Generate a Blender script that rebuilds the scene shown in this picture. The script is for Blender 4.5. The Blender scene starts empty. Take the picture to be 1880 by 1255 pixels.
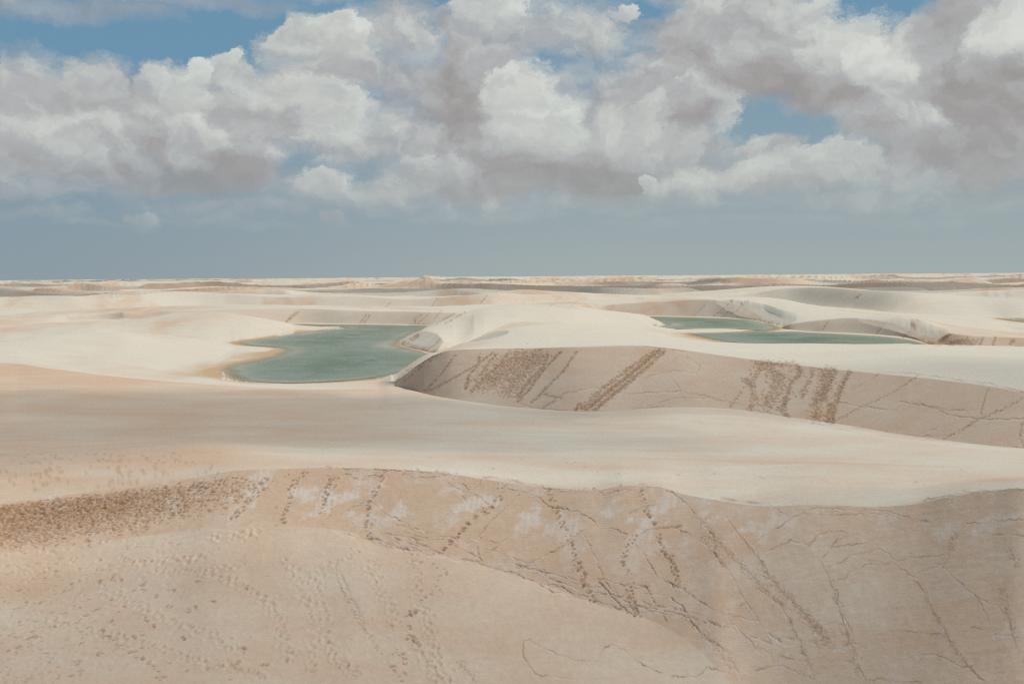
import bpy, math, random
import numpy as np
from mathutils import Matrix, Vector

# ------------------------------------------------------------------ camera
rng = np.random.default_rng(7)
random.seed(7)
SC = bpy.context.scene
COL = SC.collection
W, H, FPX = 1880.0, 1255.0, 2270.0
CAM_Z = 60.0                      # everything below is built relative to the camera's eye level
pitch = math.atan(121.0 / FPX)
roll = 0.00745
Fw = np.array([0, math.cos(pitch), -math.sin(pitch)])
R0 = np.array([1.0, 0, 0]); U0 = np.array([0, math.sin(pitch), math.cos(pitch)])
Rt = R0 * math.cos(roll) - U0 * math.sin(roll)
Up = R0 * math.sin(roll) + U0 * math.cos(roll)
cam = bpy.data.cameras.new('camera'); cam_o = bpy.data.objects.new('camera', cam); COL.objects.link(cam_o)
cam.lens = 36.0 * FPX / W; cam.sensor_width = 36.0; cam.clip_start = 0.5; cam.clip_end = 60000
cam_o.matrix_world = Matrix(((Rt[0], Up[0], -Fw[0], 0), (Rt[1], Up[1], -Fw[1], 0), (Rt[2], Up[2], -Fw[2], CAM_Z), (0, 0, 0, 1)))
SC.camera = cam_o

# ------------------------------------------------------------------ sun, exposure
SUN_DIR = np.array([0.46, 0.06, 0.875]); SUN_DIR /= np.linalg.norm(SUN_DIR)
sun = bpy.data.lights.new('sun', 'SUN'); sun.energy = 3.4; sun.angle = math.radians(0.53); sun.color = (1.0, 0.955, 0.88)
sun_o = bpy.data.objects.new('sun', sun); COL.objects.link(sun_o)
sun_o.rotation_euler = Vector(SUN_DIR).to_track_quat('Z', 'Y').to_euler()
SC.view_settings.view_transform = 'Standard'; SC.view_settings.look = 'None'
SC.view_settings.exposure = -0.28; SC.view_settings.gamma = 1.0
SC.view_settings.use_curve_mapping = False
SC.cycles.max_bounces = 4; SC.cycles.diffuse_bounces = 2; SC.cycles.volume_bounces = 0
SC.cycles.transparent_max_bounces = 24
SC.cycles.use_denoising = False
SC.cycles.pixel_filter_type = 'BLACKMAN_HARRIS'; SC.cycles.filter_width = 1.15

def pix_dir(px, py):
    px = np.asarray(px, float); py = np.asarray(py, float)
    d = Fw * FPX + np.multiply.outer(px - W / 2, Rt) + np.multiply.outer(H / 2 - py, Up)
    return d / np.linalg.norm(d, axis=-1, keepdims=True)
def az_tan(px, py):
    d = pix_dir(px, py)
    return np.arctan2(d[..., 0], d[..., 1]), d[..., 2] / np.hypot(d[..., 0], d[..., 1])
def project(x, y, z):
    c = x * Fw[0] + y * Fw[1] + z * Fw[2]
    c = np.where(c < 1e-3, 1e-3, c)
    return W / 2 + FPX * (x * Rt[0] + y * Rt[1] + z * Rt[2]) / c, H / 2 - FPX * (x * Up[0] + y * Up[1] + z * Up[2]) / c

# ------------------------------------------------------------------ node helper
class NT:
    def __init__(s, tree): s.t = tree; s.n = tree.nodes; s.l = tree.links
    def val(s, sock, v):
        if isinstance(v, bpy.types.NodeSocket): s.l.new(v, sock)
        elif v is not None: sock.default_value = v
    def math(s, op, a, b=None, c=None, clamp=False):
        n = s.n.new('ShaderNodeMath'); n.operation = op; n.use_clamp = clamp
        s.val(n.inputs[0], a); s.val(n.inputs[1], b)
        if c is not None: s.val(n.inputs[2], c)
        return n.outputs[0]
    def vm(s, op, a, b=None, c=None, out=0, scale=None):
        n = s.n.new('ShaderNodeVectorMath'); n.operation = op
        s.val(n.inputs[0], a); s.val(n.inputs[1], b)
        if c is not None: s.val(n.inputs[2], c)
        if scale is not None: s.val(n.inputs['Scale'], scale)
        return n.outputs[out]
    def noise(s, vec, scale, detail=4, rough=0.5, lac=2.0, dist=0.0, color=False, typ='FBM', dim='3D'):
        n = s.n.new('ShaderNodeTexNoise'); n.noise_dimensions = dim; n.noise_type = typ
        s.val(n.inputs['Vector'], vec); s.val(n.inputs['Scale'], scale); s.val(n.inputs['Detail'], detail)
        s.val(n.inputs['Roughness'], rough); s.val(n.inputs['Lacunarity'], lac); s.val(n.inputs['Distortion'], dist)
        return n.outputs[1 if color else 0]
    def ramp(s, x, a, b, c=0.0, d=1.0, smooth=True):
        n = s.n.new('ShaderNodeMapRange'); n.interpolation_type = 'SMOOTHSTEP' if smooth else 'LINEAR'; n.clamp = True
        s.val(n.inputs[0], x); s.val(n.inputs[1], a); s.val(n.inputs[2], b); s.val(n.inputs[3], c); s.val(n.inputs[4], d)
        return n.outputs[0]
    def mix(s, f, a, b, blend='MIX'):
        n = s.n.new('ShaderNodeMix'); n.data_type = 'RGBA'; n.blend_type = blend; n.clamp_factor = True
        s.val(n.inputs[0], f); s.val(n.inputs[6], a); s.val(n.inputs[7], b)
        return n.outputs[2]
    def comb(s, x, y, z):
        n = s.n.new('ShaderNodeCombineXYZ'); s.val(n.inputs[0], x); s.val(n.inputs[1], y); s.val(n.inputs[2], z); return n.outputs[0]
    def sep(s, v):
        n = s.n.new('ShaderNodeSeparateXYZ'); s.val(n.inputs[0], v); return n.outputs
    def attr(s, name):
        n = s.n.new('ShaderNodeAttribute'); n.attribute_name = name; return n.outputs['Fac']
def lin(r, g, b):
    f = lambda c: (c / 255 / 12.92) if c / 255 <= 0.04045 else ((c / 255 + 0.055) / 1.055) ** 2.4
    return (f(r), f(g), f(b), 1.0)

# ------------------------------------------------------------------ sky (Nishita blue + clouds computed by direction)
world = bpy.data.worlds.new('World'); SC.world = world; world.use_nodes = True
wt = world.node_tree; wt.nodes.clear(); w = NT(wt)
SKY_S = 0.10
EXPO = 2 ** SC.view_settings.exposure
def skyc(r, g, b):                       # colour of a cloud or haze as seen, expressed for the background strength
    c = lin(r, g, b); k = 1.0 / (SKY_S * EXPO)
    return (c[0] * k, c[1] * k, c[2] * k, 1)
geo = wt.nodes.new('ShaderNodeTexCoord').outputs['Generated']
gn = w.vm('NORMALIZE', geo)
gx, gy, gz = w.sep(gn)
nish = wt.nodes.new('ShaderNodeTexSky'); nish.sky_type = 'NISHITA'; nish.sun_disc = False
nish.sun_elevation = math.asin(SUN_DIR[2]); nish.sun_rotation = math.atan2(SUN_DIR[0], SUN_DIR[1])
nish.air_density = 1.0; nish.dust_density = 1.0; nish.ozone_density = 1.0
az = w.math('ARCTAN2', gx, gy)
q = w.comb(az, gz, 0.0)                  # azimuth and height of the view direction
nvec = w.comb(az, w.math('MULTIPLY', gz, 1.25), 0.0)
def n2d(v, scale, detail, rough=0.5, color=False): return w.noise(v, scale, detail, rough, color=color, dim='2D')
def billow(v, scale, detail):
    vo = wt.nodes.new('ShaderNodeTexVoronoi'); vo.feature = 'SMOOTH_F1'; vo.voronoi_dimensions = '2D'; vo.normalize = True
    w.val(vo.inputs['Vector'], v); vo.inputs['Scale'].default_value = scale; vo.inputs['Detail'].default_value = detail
    vo.inputs['Roughness'].default_value = 0.5; vo.inputs['Lacunarity'].default_value = 2.3; vo.inputs['Smoothness'].default_value = 0.25
    d_ = vo.outputs['Distance']
    return w.math('SUBTRACT', 0.30, w.math('MULTIPLY', d_, d_))
warp = w.vm('SUBTRACT', n2d(nvec, 7.0, 8, 0.70, True), (0.5, 0.5, 0.5))
warp = w.vm('MULTIPLY', warp, (1.0, 0.8, 0.0))
nw = w.vm('MULTIPLY_ADD', warp, (0.10, 0.08, 0.0), nvec)
qw = w.vm('MULTIPLY_ADD', warp, (0.085, 0.055, 0.0), q)
def dens(off, full):
    v = nw if off is None else w.vm('ADD', nw, off)
    f1 = n2d(v, 8.0, 9 if full else 4, 0.58)
    b = billow(v, 17.0, 3 if full else 2)
    a = w.math('MULTIPLY_ADD', b, 1.5, w.math('MULTIPLY', w.math('SUBTRACT', f1, 0.5), 2.0))
    if full: 
        fine = w.math('SUBTRACT', n2d(v, 70.0, 5, 0.65), 0.5)
        return w.math('MULTIPLY_ADD', fine, 0.32, a), a
    return a, a

# blobs: (px, py, half width, half height, cover, light)  in the photograph's pixels, turned into directions
BLOBS = [
 (330, 78, 240, 58, -2.4, 0), (100, 72, 150, 28, -1.8, 0), (235, 125, 60, 34, -1.3, 0), (470, 55, 60, 45, -1.4, 0),
 (1430, 232, 90, 34, -2.0, 0), (1470, 265, 40, 28, -1.5, 0), (1355, 212, 60, 18, -1.0, 0),
 (1610, 12, 70, 32, -2.2, 0), (1160, 4, 60, 12, -1.2, 0), (990, 108, 34, 18, -0.9, 0), (775, 85, 45, 30, -0.8, 0), (1610, 268, 28, 18, -0.7, 0),
 (550, 300, 45, 24, -1.0, 0), (650, 322, 70, 20, -0.8, 0), (625, 175, 45, 16, -0.85, 0), (30, 345, 30, 15, -0.7, 0), (1135, 110, 40, 30, -0.4, 0),
 (700, 0, 40, 16, -1.0, 0), (580, 10, 60, 18, -1.2, 0), (800, 2, 50, 10, -1.0, 0), (780, 300, 60, 14, -0.4, 0), (1330, 290, 40, 14, -0.4, 0), (100, 400, 160, 14, -0.5, 0),
 (400, 0, 240, 18, 0.4, -0.1), (110, 6, 180, 26, 0.6, -0.2), (60, 190, 160, 75, 1.1, 0.0), (240, 190, 130, 55, 1.0, 0.1), (560, 135, 120, 85, 1.1, 0.1),
 (375, 138, 26, 22, 1.0, 0.45), (600, 60, 70, 45, 1.1, 0.25), (880, 170, 180, 150, 1.1, 0.0), (1550, 110, 170, 90, 1.3, 0.15), (1300, 100, 180, 120, 0.8, 0.0),
 (1830, 150, 120, 150, 1.3, -0.1), (1200, 230, 130, 70, 1.0, 0.0), (1560, 335, 280, 45, 0.6, 0.1), (300, 300, 300, 70, 0.9, 0.0), (1100, 335, 250, 60, 0.8, -0.05),
 (1650, 200, 150, 70, 0.8, 0.0), (700, 370, 200, 35, 0.35, 0.1), (1500, 390, 250, 25, 0.3, 0.0), (255, 405, 50, 16, 0.5, 0.2),
 # light and dark masses
 (160, 235, 100, 32, 0, 0.34), (370, 275, 75, 38, 0, 0.45), (615, 215, 75, 50, 0, 0.34), (965, 180, 72, 55, 0, 0.60), (1010, 245, 60, 40, 0, 0.50), (1270, 180, 80, 40, 0, 0.50), (1210, 255, 90, 25, 0, 0.25),
 (1650, 130, 95, 80, 0, 0.50), (1182, 340, 20, 24, 0, 0.5), (1290, 345, 100, 28, 0, 0.28), (1860, 75, 50, 60, 0, 0.5), (905, 15, 70, 40, 0, 0.38), (330, 190, 70, 35, 0, 0.25), (600, 62, 100, 32, 0, 0.25), (590, 350, 70, 28, 0, 0.3), (1470, 320, 120, 30, 0, 0.2), (1380, 110, 40, 30, 0, .2),
 (360, 332, 190, 34, 0, -0.72), (200, 345, 150, 22, 0, -0.2), (850, 195, 60, 110, 0, -0.6), (1040, 338, 200, 32, 0, -0.95), (780, 240, 80, 60, 0, -0.2), (1480, 175, 120, 40, 0, -0.65), (1420, 110, 110, 70, 0, -0.35),
 (1850, 240, 90, 90, 0, -0.70), (1740, 60, 50, 90, 0, -0.40), (1780, 335, 170, 24, 0, -0.40), (1250, 225, 50, 34, 0, -0.60), (60, 320, 150, 28, 0, -0.2), (420, 190, 60, 50, 0, -0.25), (650, 110, 60, 22, 0, -0.3), (920, 260, 60, 40, 0, -0.3), (1280, 50, 70, 70, 0, -0.25), (150, 150, 120, 25, 0, -0.15), (1120, 190, 40, 60, 0, -0.15),
]
cov = None; lig = None
for (bx, by, sx, sy, ca, la) in BLOBS:
    d = pix_dir(bx, by); a0 = math.atan2(d[0], d[1]); e0 = d[2]
    ix, iy = FPX / (sx * 1.05), FPX / (sy * 1.05)
    v = w.vm('MULTIPLY_ADD', qw, (ix, iy, 0), (-a0 * ix, -e0 * iy, 0))
    d2 = w.vm('DOT_PRODUCT', v, v, out=1)
    e = w.math('POWER', math.exp(-0.9), d2)
    if ca: cov = w.math('MULTIPLY_ADD', e, ca, cov if cov is not None else 0.0)
    if la: lig = w.math('MULTIPLY_ADD', e, la, lig if lig is not None else 0.0)
c0, r0b = dens(None, True)
_, r1 = dens((0.006, 0.011, 0.0), False)
rel = w.math('SUBTRACT', r0b, r1)
fine = w.math('SUBTRACT', c0, r0b)
edge = w.math('MULTIPLY_ADD', w.math('SUBTRACT', n2d(nvec, 12.0, 5, 0.6), 0.5), 0.05, gz)
base = w.ramp(edge, 0.028, 0.085, -1.45, 0.0)
amount = w.math('ADD', w.math('ADD', c0, base), cov)
alpha = w.ramp(amount, -0.15, 1.15, 0.0, 1.0)
lv = w.math('MULTIPLY_ADD', lig, 0.35, 0.50)
# rounded cloud heads, far to near: (px, py, half width, half height, softness, opacity, light, top-to-base gradient)
PUFFS = [
 (110,12,190,26,.9,.7,.26,.05),(400,0,180,18,.9,.6,.30,.05),
 (60,175,115,80,.6,1,.50,.12),(160,165,80,66,.45,1,.52,.12),(730,70,95,85,.45,1,.50,.15),(1060,60,110,70,.6,1,.60,.1),(1290,50,90,70,.5,1,.52,.15),(1180,120,95,60,.6,.9,.50,.12),(1050,150,80,70,.7,.8,.56,.05),
 (425,160,75,52,.35,1,.60,.12),(312,190,78,56,.3,1,.64,.14),(372,137,28,26,.22,1,.84,.1),(430,118,30,22,.25,1,.76,.1),(590,100,92,68,.28,1,.60,.16),(545,78,42,38,.22,1,.72,.12),(622,56,52,30,.22,1,.76,.12),(650,130,70,36,.7,.8,.42,.1),(130,245,130,38,.55,.9,.68,.12),
 (500,240,70,55,.7,.8,.55,.05),(560,195,112,42,.38,1,.68,.14),(622,238,52,52,.45,1,.72,.08),(770,165,85,70,.6,.9,.58,.1),(880,65,66,62,.4,1,.60,.2),(905,14,62,30,.25,1,.80,.12),(1128,18,30,22,.25,.9,.82,.1),
 (862,170,84,90,.5,1,.27,.10),(800,255,70,50,.8,.7,.40,.0),(955,175,54,56,.3,1,.76,.12),(1002,236,64,46,.35,1,.72,.14),(930,255,75,34,.6,.8,.60,.0),(1120,230,62,50,.4,.9,.66,.12),(1250,212,94,64,.24,1,.66,.22),(1262,226,50,36,.9,.9,.22,.0),
 (1400,105,125,98,.4,1,.42,.2),(1480,50,85,60,.4,1,.58,.2),(1580,110,92,80,.3,1,.70,.16),(1662,150,90,88,.22,1,.80,.14),(1600,182,85,42,.7,.9,.52,.0),(1480,185,95,34,.6,.95,.26,.0),(1362,105,36,22,.5,.7,.72,.0),(1690,62,42,30,.3,.9,.70,.1),
 (1765,70,60,110,.7,.9,.30,.1),(1872,75,66,70,.3,1,.74,.12),(1840,215,130,84,.6,1,.24,.06),(1650,245,95,40,.45,1,.58,.12),(1405,278,60,24,.35,1,.64,.12),(1445,312,90,38,.32,1,.66,.16),(1545,298,76,34,.28,1,.72,.16),(1620,335,125,28,.5,.9,.60,.1),(1785,315,135,26,.7,.9,.36,.0),
 (366,274,64,42,.26,1,.68,.12),(412,300,40,18,.4,.9,.68,.0),(330,336,160,28,.5,.92,.16,.0),(430,322,85,36,.6,.85,.20,.0),(60,312,95,28,.7,.8,.42,.0),(60,355,90,30,.5,.8,.60,.1),
 (1040,328,180,32,.40,1,.10,.0),(1186,338,17,26,.3,1,.74,.1),(1290,336,98,32,.4,.95,.66,.14),(800,325,90,36,.45,.85,.62,.12),(1100,374,210,18,.9,.7,.56,.0),(1560,366,220,22,.8,.8,.56,.0),(1820,368,120,20,.8,.8,.50,.0),
 (602,350,56,30,.32,1,.68,.16),(700,372,110,24,.6,.7,.62,.05),(420,378,210,18,.8,.7,.54,.0),(252,404,46,18,.45,.8,.62,.1),(610,406,36,15,.45,.75,.60,.1),(150,420,60,9,.8,.5,.55,0),(480,414,80,9,.9,.5,.55,0),(1500,404,140,12,.9,.5,.52,0),(900,398,160,14,.9,.6,.60,0),(1250,405,150,12,.9,.55,.60,0),(1700,400,160,14,.9,.6,.52,0),(60,402,90,14,.8,.6,.60,0),(380,400,120,12,.9,.6,.62,0),
]
nzp = w.math('MULTIPLY_ADD', fine, 2.6, w.math('MULTIPLY', r0b, 0.60))
for (bx, by, sx, sy, so, op, li, gr) in PUFFS:
    d = pix_dir(bx, by); a0 = math.atan2(d[0], d[1]); e0 = d[2]
    ix, iy = FPX / (sx * 1.08), FPX / (sy * 1.08)
    v = w.vm('MULTIPLY_ADD', qw, (ix, iy, 0), (-a0 * ix, -e0 * iy, 0))
    t_ = w.math('SUBTRACT', nzp, w.vm('DOT_PRODUCT', v, v, out=1))
    a_ = w.math('MULTIPLY_ADD', t_, 0.62 / so, 0.60 / so, clamp=True)
    if gr and by > 60:      # crisp heads, bases that melt into what is behind
        a_ = w.math('MULTIPLY', a_, w.math('ADD', w.vm('DOT_PRODUCT', v, (0.1, 0.75, 0), out=1), 1.02, clamp=True))
    a_ = w.math('MULTIPLY', a_, op * 0.94)
    s_ = li if not gr else w.math('ADD', w.vm('DOT_PRODUCT', v, (gr * .6, gr, 0), out=1), li)
    lv = w.math('MULTIPLY_ADD', w.math('SUBTRACT', s_, lv), a_, lv)
    alpha = w.math('MAXIMUM', alpha, a_)
alpha = w.math('MULTIPLY', alpha, w.ramp(gz, 0.015, 0.060, 0.0, 1.0))
lv = w.math('MULTIPLY_ADD', rel, 0.75, lv)
lv = w.math('MULTIPLY_ADD', fine, 0.55, lv)
lv = w.math('MINIMUM', w.math('MAXIMUM', lv, 0.0), 1.0)
cr = wt.nodes.new('ShaderNodeValToRGB'); w.val(cr.inputs[0], lv)
els = cr.color_ramp.elements
els[0].position = 0.0; els[0].color = tuple(x / 10 for x in skyc(150, 147, 147)[:3]) + (1,)
els[1].position = 1.0; els[1].color = tuple(x / 10 for x in skyc(214, 217, 211)[:3]) + (1,)
for p, c in ((0.25, (162, 159, 159)), (0.5, (175, 177, 178)), (0.75, (196, 199, 195))):
    e = els.new(p); e.color = tuple(x / 10 for x in skyc(*c)[:3]) + (1,)
ccol = w.vm('SCALE', cr.outputs[0], scale=10.0)
# clear sky: Nishita, deepened to the photograph's blue, fading to the grey-blue band at the horizon
hz = w.ramp(gz, 0.0, 0.16, 1.0, 0.0, smooth=False)
side = w.ramp(az, -0.42, 0.1, 0.0, 1.0)
hcol = w.mix(side, skyc(141, 156, 164), skyc(162, 172, 172))
blue = w.mix(0.88, nish.outputs[0], skyc(105, 147, 174))
sky = w.mix(w.math('POWER', hz, 0.8), blue, hcol)
ccol = w.mix(w.ramp(gz, 0.03, 0.13, 0.50, 0.0), ccol, hcol)
final = w.mix(alpha, sky, ccol)
below = w.ramp(gz, -0.02, 0.0, 0.0, 1.0)
bg = wt.nodes.new('ShaderNodeBackground'); w.val(bg.inputs[0], final); bg.inputs[1].default_value = SKY_S
wo = wt.nodes.new('ShaderNodeOutputWorld'); wt.links.new(bg.outputs[0], wo.inputs[0])
world.cycles.sampling_method = 'MANUAL'; world.cycles.sample_map_resolution = 256

# ------------------------------------------------------------------ numpy noise
def _hash(ix, iy, seed):
    h = (ix.astype(np.int64) * 374761393 + iy.astype(np.int64) * 668265263 + seed * 1442695041) & 0xffffffff
    h = ((h ^ (h >> 13)) * 1274126177) & 0xffffffff
    return ((h ^ (h >> 16)) & 0xffffffff)
def gnoise(x, y, seed=0):
    x0 = np.floor(x); y0 = np.floor(y); fx = x - x0; fy = y - y0
    u = fx * fx * fx * (fx * (fx * 6 - 15) + 10); v = fy * fy * fy * (fy * (fy * 6 - 15) + 10)
    def g(ix, iy, dx, dy):
        a = _hash(ix, iy, seed) * (2 * math.pi / 4294967296.0)
        return np.cos(a) * dx + np.sin(a) * dy
    a = g(x0, y0, fx, fy); b = g(x0 + 1, y0, fx - 1, fy); c = g(x0, y0 + 1, fx, fy - 1); d = g(x0 + 1, y0 + 1, fx - 1, fy - 1)
    return 1.5 * ((a * (1 - u) + b * u) * (1 - v) + (c * (1 - u) + d * u) * v)
def fbm(x, y, octv=3, seed=0, gain=0.5):
    s = 0; a = 1; t = 0
    for o in range(octv):
        s = s + a * gnoise(x * 2 ** o, y * 2 ** o, seed + o * 17); t += a; a *= gain
    return s / t
def sstep(x, a, b):
    t = np.clip((x - a) / (b - a), 0, 1); return t * t * (3 - 2 * t)

def pchip(xk, yk, x):
    xk = np.asarray(xk, float); yk = np.asarray(yk, float)
    h = np.diff(xk); d = np.diff(yk) / h
    m = np.zeros_like(yk)
    w1 = 2 * h[1:] + h[:-1]; w2 = h[1:] + 2 * h[:-1]
    ok = d[:-1] * d[1:] > 0
    m[1:-1] = np.where(ok, (w1 + w2) / (w1 / np.where(ok, d[:-1], 1) + w2 / np.where(ok, d[1:], 1)), 0)
    m[0] = d[0]; m[-1] = d[-1]
    i = np.clip(np.searchsorted(xk, x) - 1, 0, len(h) - 1)
    t = (x - xk[i]) / h[i]
    return (yk[i] * (2 * t**3 - 3 * t**2 + 1) + h[i] * m[i] * (t**3 - 2 * t**2 + t) + yk[i+1] * (-2 * t**3 + 3 * t**2) + h[i] * m[i+1] * (t**3 - t**2))
def smooth_spline(xk, yk, x):            # pchip then a light lateral smoothing, keeps lines from kinking
    return pchip(xk, yk, x)

# ------------------------------------------------------------------ dune field: surface lines from near to far
ZW = -31.0                       # water level, relative to the eye
# a knot: (px, py, mode, value, sharp); mode 'r' = range in metres, 'z' = height, 's' = slope up from the previous line
L_A = [(0,1320,'z',-27.0,0),(400,1320,'z',-28.0,0),(800,1320,'z',-29.2,0),(1200,1330,'r',80,0),(1330,1360,'r',80,0),(1500,1450,'r',74,0),(1880,1540,'r',66,0)]
L_C = [(0,922,'r',122,.3),(120,908,'r',121,.4),(250,892,'r',119,.5),(350,877,'r',117,.6),(450,862,'r',115,.8),(600,858,'r',113,1),(700,860,'r',112,1),(800,866,'r',111,1),(900,881,'r',110,1),(1000,894,'r',109,1),(1090,899,'r',108,1),(1150,891,'r',108,1),(1200,892,'r',108,1),(1260,908,'r',107,1),(1320,918,'r',106,.9),(1400,928,'r',105,.8),(1500,926,'r',104.5,.7),(1600,929,'r',104,.7),(1680,924,'r',103,.9),(1750,909,'r',102,1),(1820,900,'r',101,1),(1880,896,'r',100,1)]
L_B = [(0,1015,'s',.36,.0),(150,997,'s',.36,.0),(300,978,'s',.38,.0),(420,966,'s',.42,.0),(520,964,'s',.48,.1),(590,968,'s',.54,.4),(650,978,'s',.6,.9),(700,1002,'s',.6,1),(760,1010,'s',.6,1),(800,1014,'s',.6,1),(870,1032,'s',.6,1),(940,1054,'s',.6,1),(1000,1072,'s',.6,1),(1090,1106,'s',.6,1),(1200,1140,'s',.58,.6),(1270,1182,'s',.52,.3),(1330,1240,'s',.50,.2),(1400,1300,'s',.58,1),(1500,1350,'s',.58,1),(1880,1460,'s',.58,1)]
L_D = [(0,800,'z',-24.2,0),(600,792,'z',-23.8,0),(1200,815,'z',-24.0,0),(1880,852,'z',-23.6,0)]
L_E = [(0,665,'z',-25.0,.35),(100,677,'z',-25.8,.3),(200,689,'z',-27,.25),(300,699,'z',-28.2,.2),(400,706,'z',-29.2,.1),(560,714,'z',-29.8,.2),(640,714,'z',-29.7,1),(690,714,'z',-29.4,1),(722,709,'z',-28.9,1),(750,713,'z',-28.4,1),(780,722,'z',-28.0,1),(850,735,'z',-28.3,1),(950,747,'z',-29.2,1),(1080,755,'z',-29.4,1),(1170,750,'z',-29.0,1),(1270,747,'z',-28.6,1),(1340,750,'z',-29.0,1),(1420,761,'z',-30.0,1),(1540,778,'z',-31.3,1),(1700,803,'z',-32.8,1),(1880,822,'z',-33.5,1)]
L_F = [(0,648,'r',432,0),(120,662,'r',424,0),(210,674,'r',412,0),(300,684,'z',-30.2,0),(400,696,'z',-30.6,0),(500,703,'z',-30.9,0),(600,703,'z',-31.0,0),(690,700,'z',-30.6,.6),(722,700,'s',.4,.9),(740,690,'s',.58,1),(770,668,'s',.6,1),(800,650,'s',.6,1),(830,642,'s',.62,1),(880,640,'s',.62,1),(960,639,'s',.62,1),(1060,637,'s',.62,1),(1170,634,'s',.62,1),(1230,639,'s',.62,.8),(1310,650,'s',.62,.6),(1400,662,'s',.6,.5),(1500,674,'s',.6,.5),(1600,684,'s',.6,.6),(1700,694,'s',.6,.7),(1800,706,'s',.6,.8),(1880,717,'s',.6,.8)]
L_F2 = [(0,640,'r',466,0),(100,641,'r',462,0),(200,648,'r',458,0),(330,662,'z',-29.6,0),(430,680,'z',-31.8,0),(500,690,'z',-32.6,0),(620,690,'z',-32.6,0),(720,676,'z',-31.6,0),(790,648,'r',400,0),(860,640,'r',365,0),(960,633,'r',355,0),(1080,628,'r',350,0),(1200,634,'r',340,0),(1350,643,'r',330,0),(1500,650,'r',320,0),(1700,660,'r',300,0),(1880,672,'r',290,0)]
L_G = [(0,628,'r',505,.1),(100,613,'r',512,.1),(200,610,'r',515,.1),(300,618,'z',-24.4,.1),(380,632,'z',-28.3,0),(430,642,'z',-31.0,0),(500,650,'z',-33,0),(650,655,'z',-33.2,0),(740,662,'z',-32.6,0),(780,656,'z',-31.2,0),(815,632,'r',445,0),(860,618,'r',460,0),(920,606,'r',462,0),(985,601,'r',462,0),(1080,604,'r',460,0),(1200,618,'r',450,0),(1330,629,'r',425,0),(1450,631,'r',405,0),(1600,633,'r',390,0),(1750,634,'r',380,0),(1880,636,'r',370,0)]
L_G2 = [(0,640,'r',550,0),(100,630,'r',565,0),(200,626,'r',570,0),(300,616,'z',-27.6,0),(380,622,'z',-29,0),(430,630,'z',-31.3,0),(520,628,'z',-33,0),(690,636,'z',-33,0),(730,636,'z',-31.4,.8),(748,639,'z',-31,1),(775,644,'z',-31,1),(800,647,'z',-30.8,1),(850,640,'z',-30,.8),(900,618,'z',-27,.3),(940,604,'z',-24.5,0),(1000,598,'z',-23.6,0),(1100,602,'z',-25.2,0),(1180,612,'z',-28,0),(1260,622,'z',-31.2,0),(1350,634,'z',-32.6,0),(1600,642,'z',-33,0),(1720,642,'z',-32.5,0),(1880,646,'z',-32,0)]
L_H = [(0,602,'r',740,0),(120,596,'r',740,0),(200,592,'r',735,0),(280,584,'r',730,0),(340,575,'r',725,.1),(400,573,'r',720,.3),(450,579,'r',725,.2),(500,588,'r',750,.1),(545,597,'z',-30.9,0),(630,601,'z',-31.6,0),(690,615,'z',-33,0),(722,631,'z',-32,.3),(742,630,'r',556,.8),(760,619,'r',537,.8),(780,614,'r',527,.8),(808,622,'r',515,.8),(840,630,'r',521,.5),(870,620,'r',535,.2),(905,604,'r',555,0),(950,590,'r',575,0),(1050,588,'r',600,0),(1120,593,'r',640,0),(1180,598,'r',672,0),(1250,602,'z',-30.8,0),(1330,606,'z',-31.0,0),(1400,618,'z',-33,0),(1600,626,'z',-33,0),(1700,642,'z',-31.8,.4),(1740,644,'z',-31.2,.5),(1880,645,'z',-31.2,.5)]
L_H3 = [(0,597,'r',790,0),(200,590,'r',790,0),(300,583,'r',790,0),(400,579,'r',780,0),(500,591,'r',778,0),(545,596,'z',-31.3,0),(640,602,'z',-32.0,0),(700,605,'z',-32.2,0),(725,609,'z',-32.0,.2),(745,628,'r',562,.3),(762,616,'r',556,.4),(780,607,'r',572,.4),(800,597,'r',592,.3),(830,584,'r',612,.3),(860,573,'r',626,.2),(905,563,'r',640,0),(950,560,'r',650,0),(1050,565,'r',665,0),(1120,577,'r',692,0),(1180,588,'r',708,0),(1230,596,'z',-30.9,0),(1330,600,'z',-31.2,0),(1400,605,'z',-32,0),(1500,618,'z',-32.5,0),(1600,621,'z',-32.2,0),(1660,629,'z',-32.0,0),(1700,638,'z',-31.6,.4),(1740,640,'z',-31.1,.5),(1880,641,'z',-31.0,.5)]
L_I = [(0,594,'z',-28,0),(200,586,'z',-28,0),(400,590,'z',-29,.6),(540,593.5,'z',-31.0,1),(640,594.5,'z',-31.0,1),(740,595.5,'z',-31.0,1),(800,597,'z',-31,1),(860,596,'z',-30.6,.6),(960,590,'z',-30.4,.4),(1060,582,'z',-30.6,.6),(1130,579.5,'z',-31,1),(1300,582,'z',-31,1),(1380,587,'z',-31,1),(1410,593,'z',-31,1),(1432,602,'z',-31,1),(1460,607,'z',-31,1),(1500,609,'z',-31,1),(1600,614,'z',-31,1),(1660,620,'z',-31,1),(1690,626,'z',-31,1),(1706,632,'z',-31,1),(1740,635,'z',-30.9,.9),(1880,637,'z',-30.9,1)]
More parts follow.
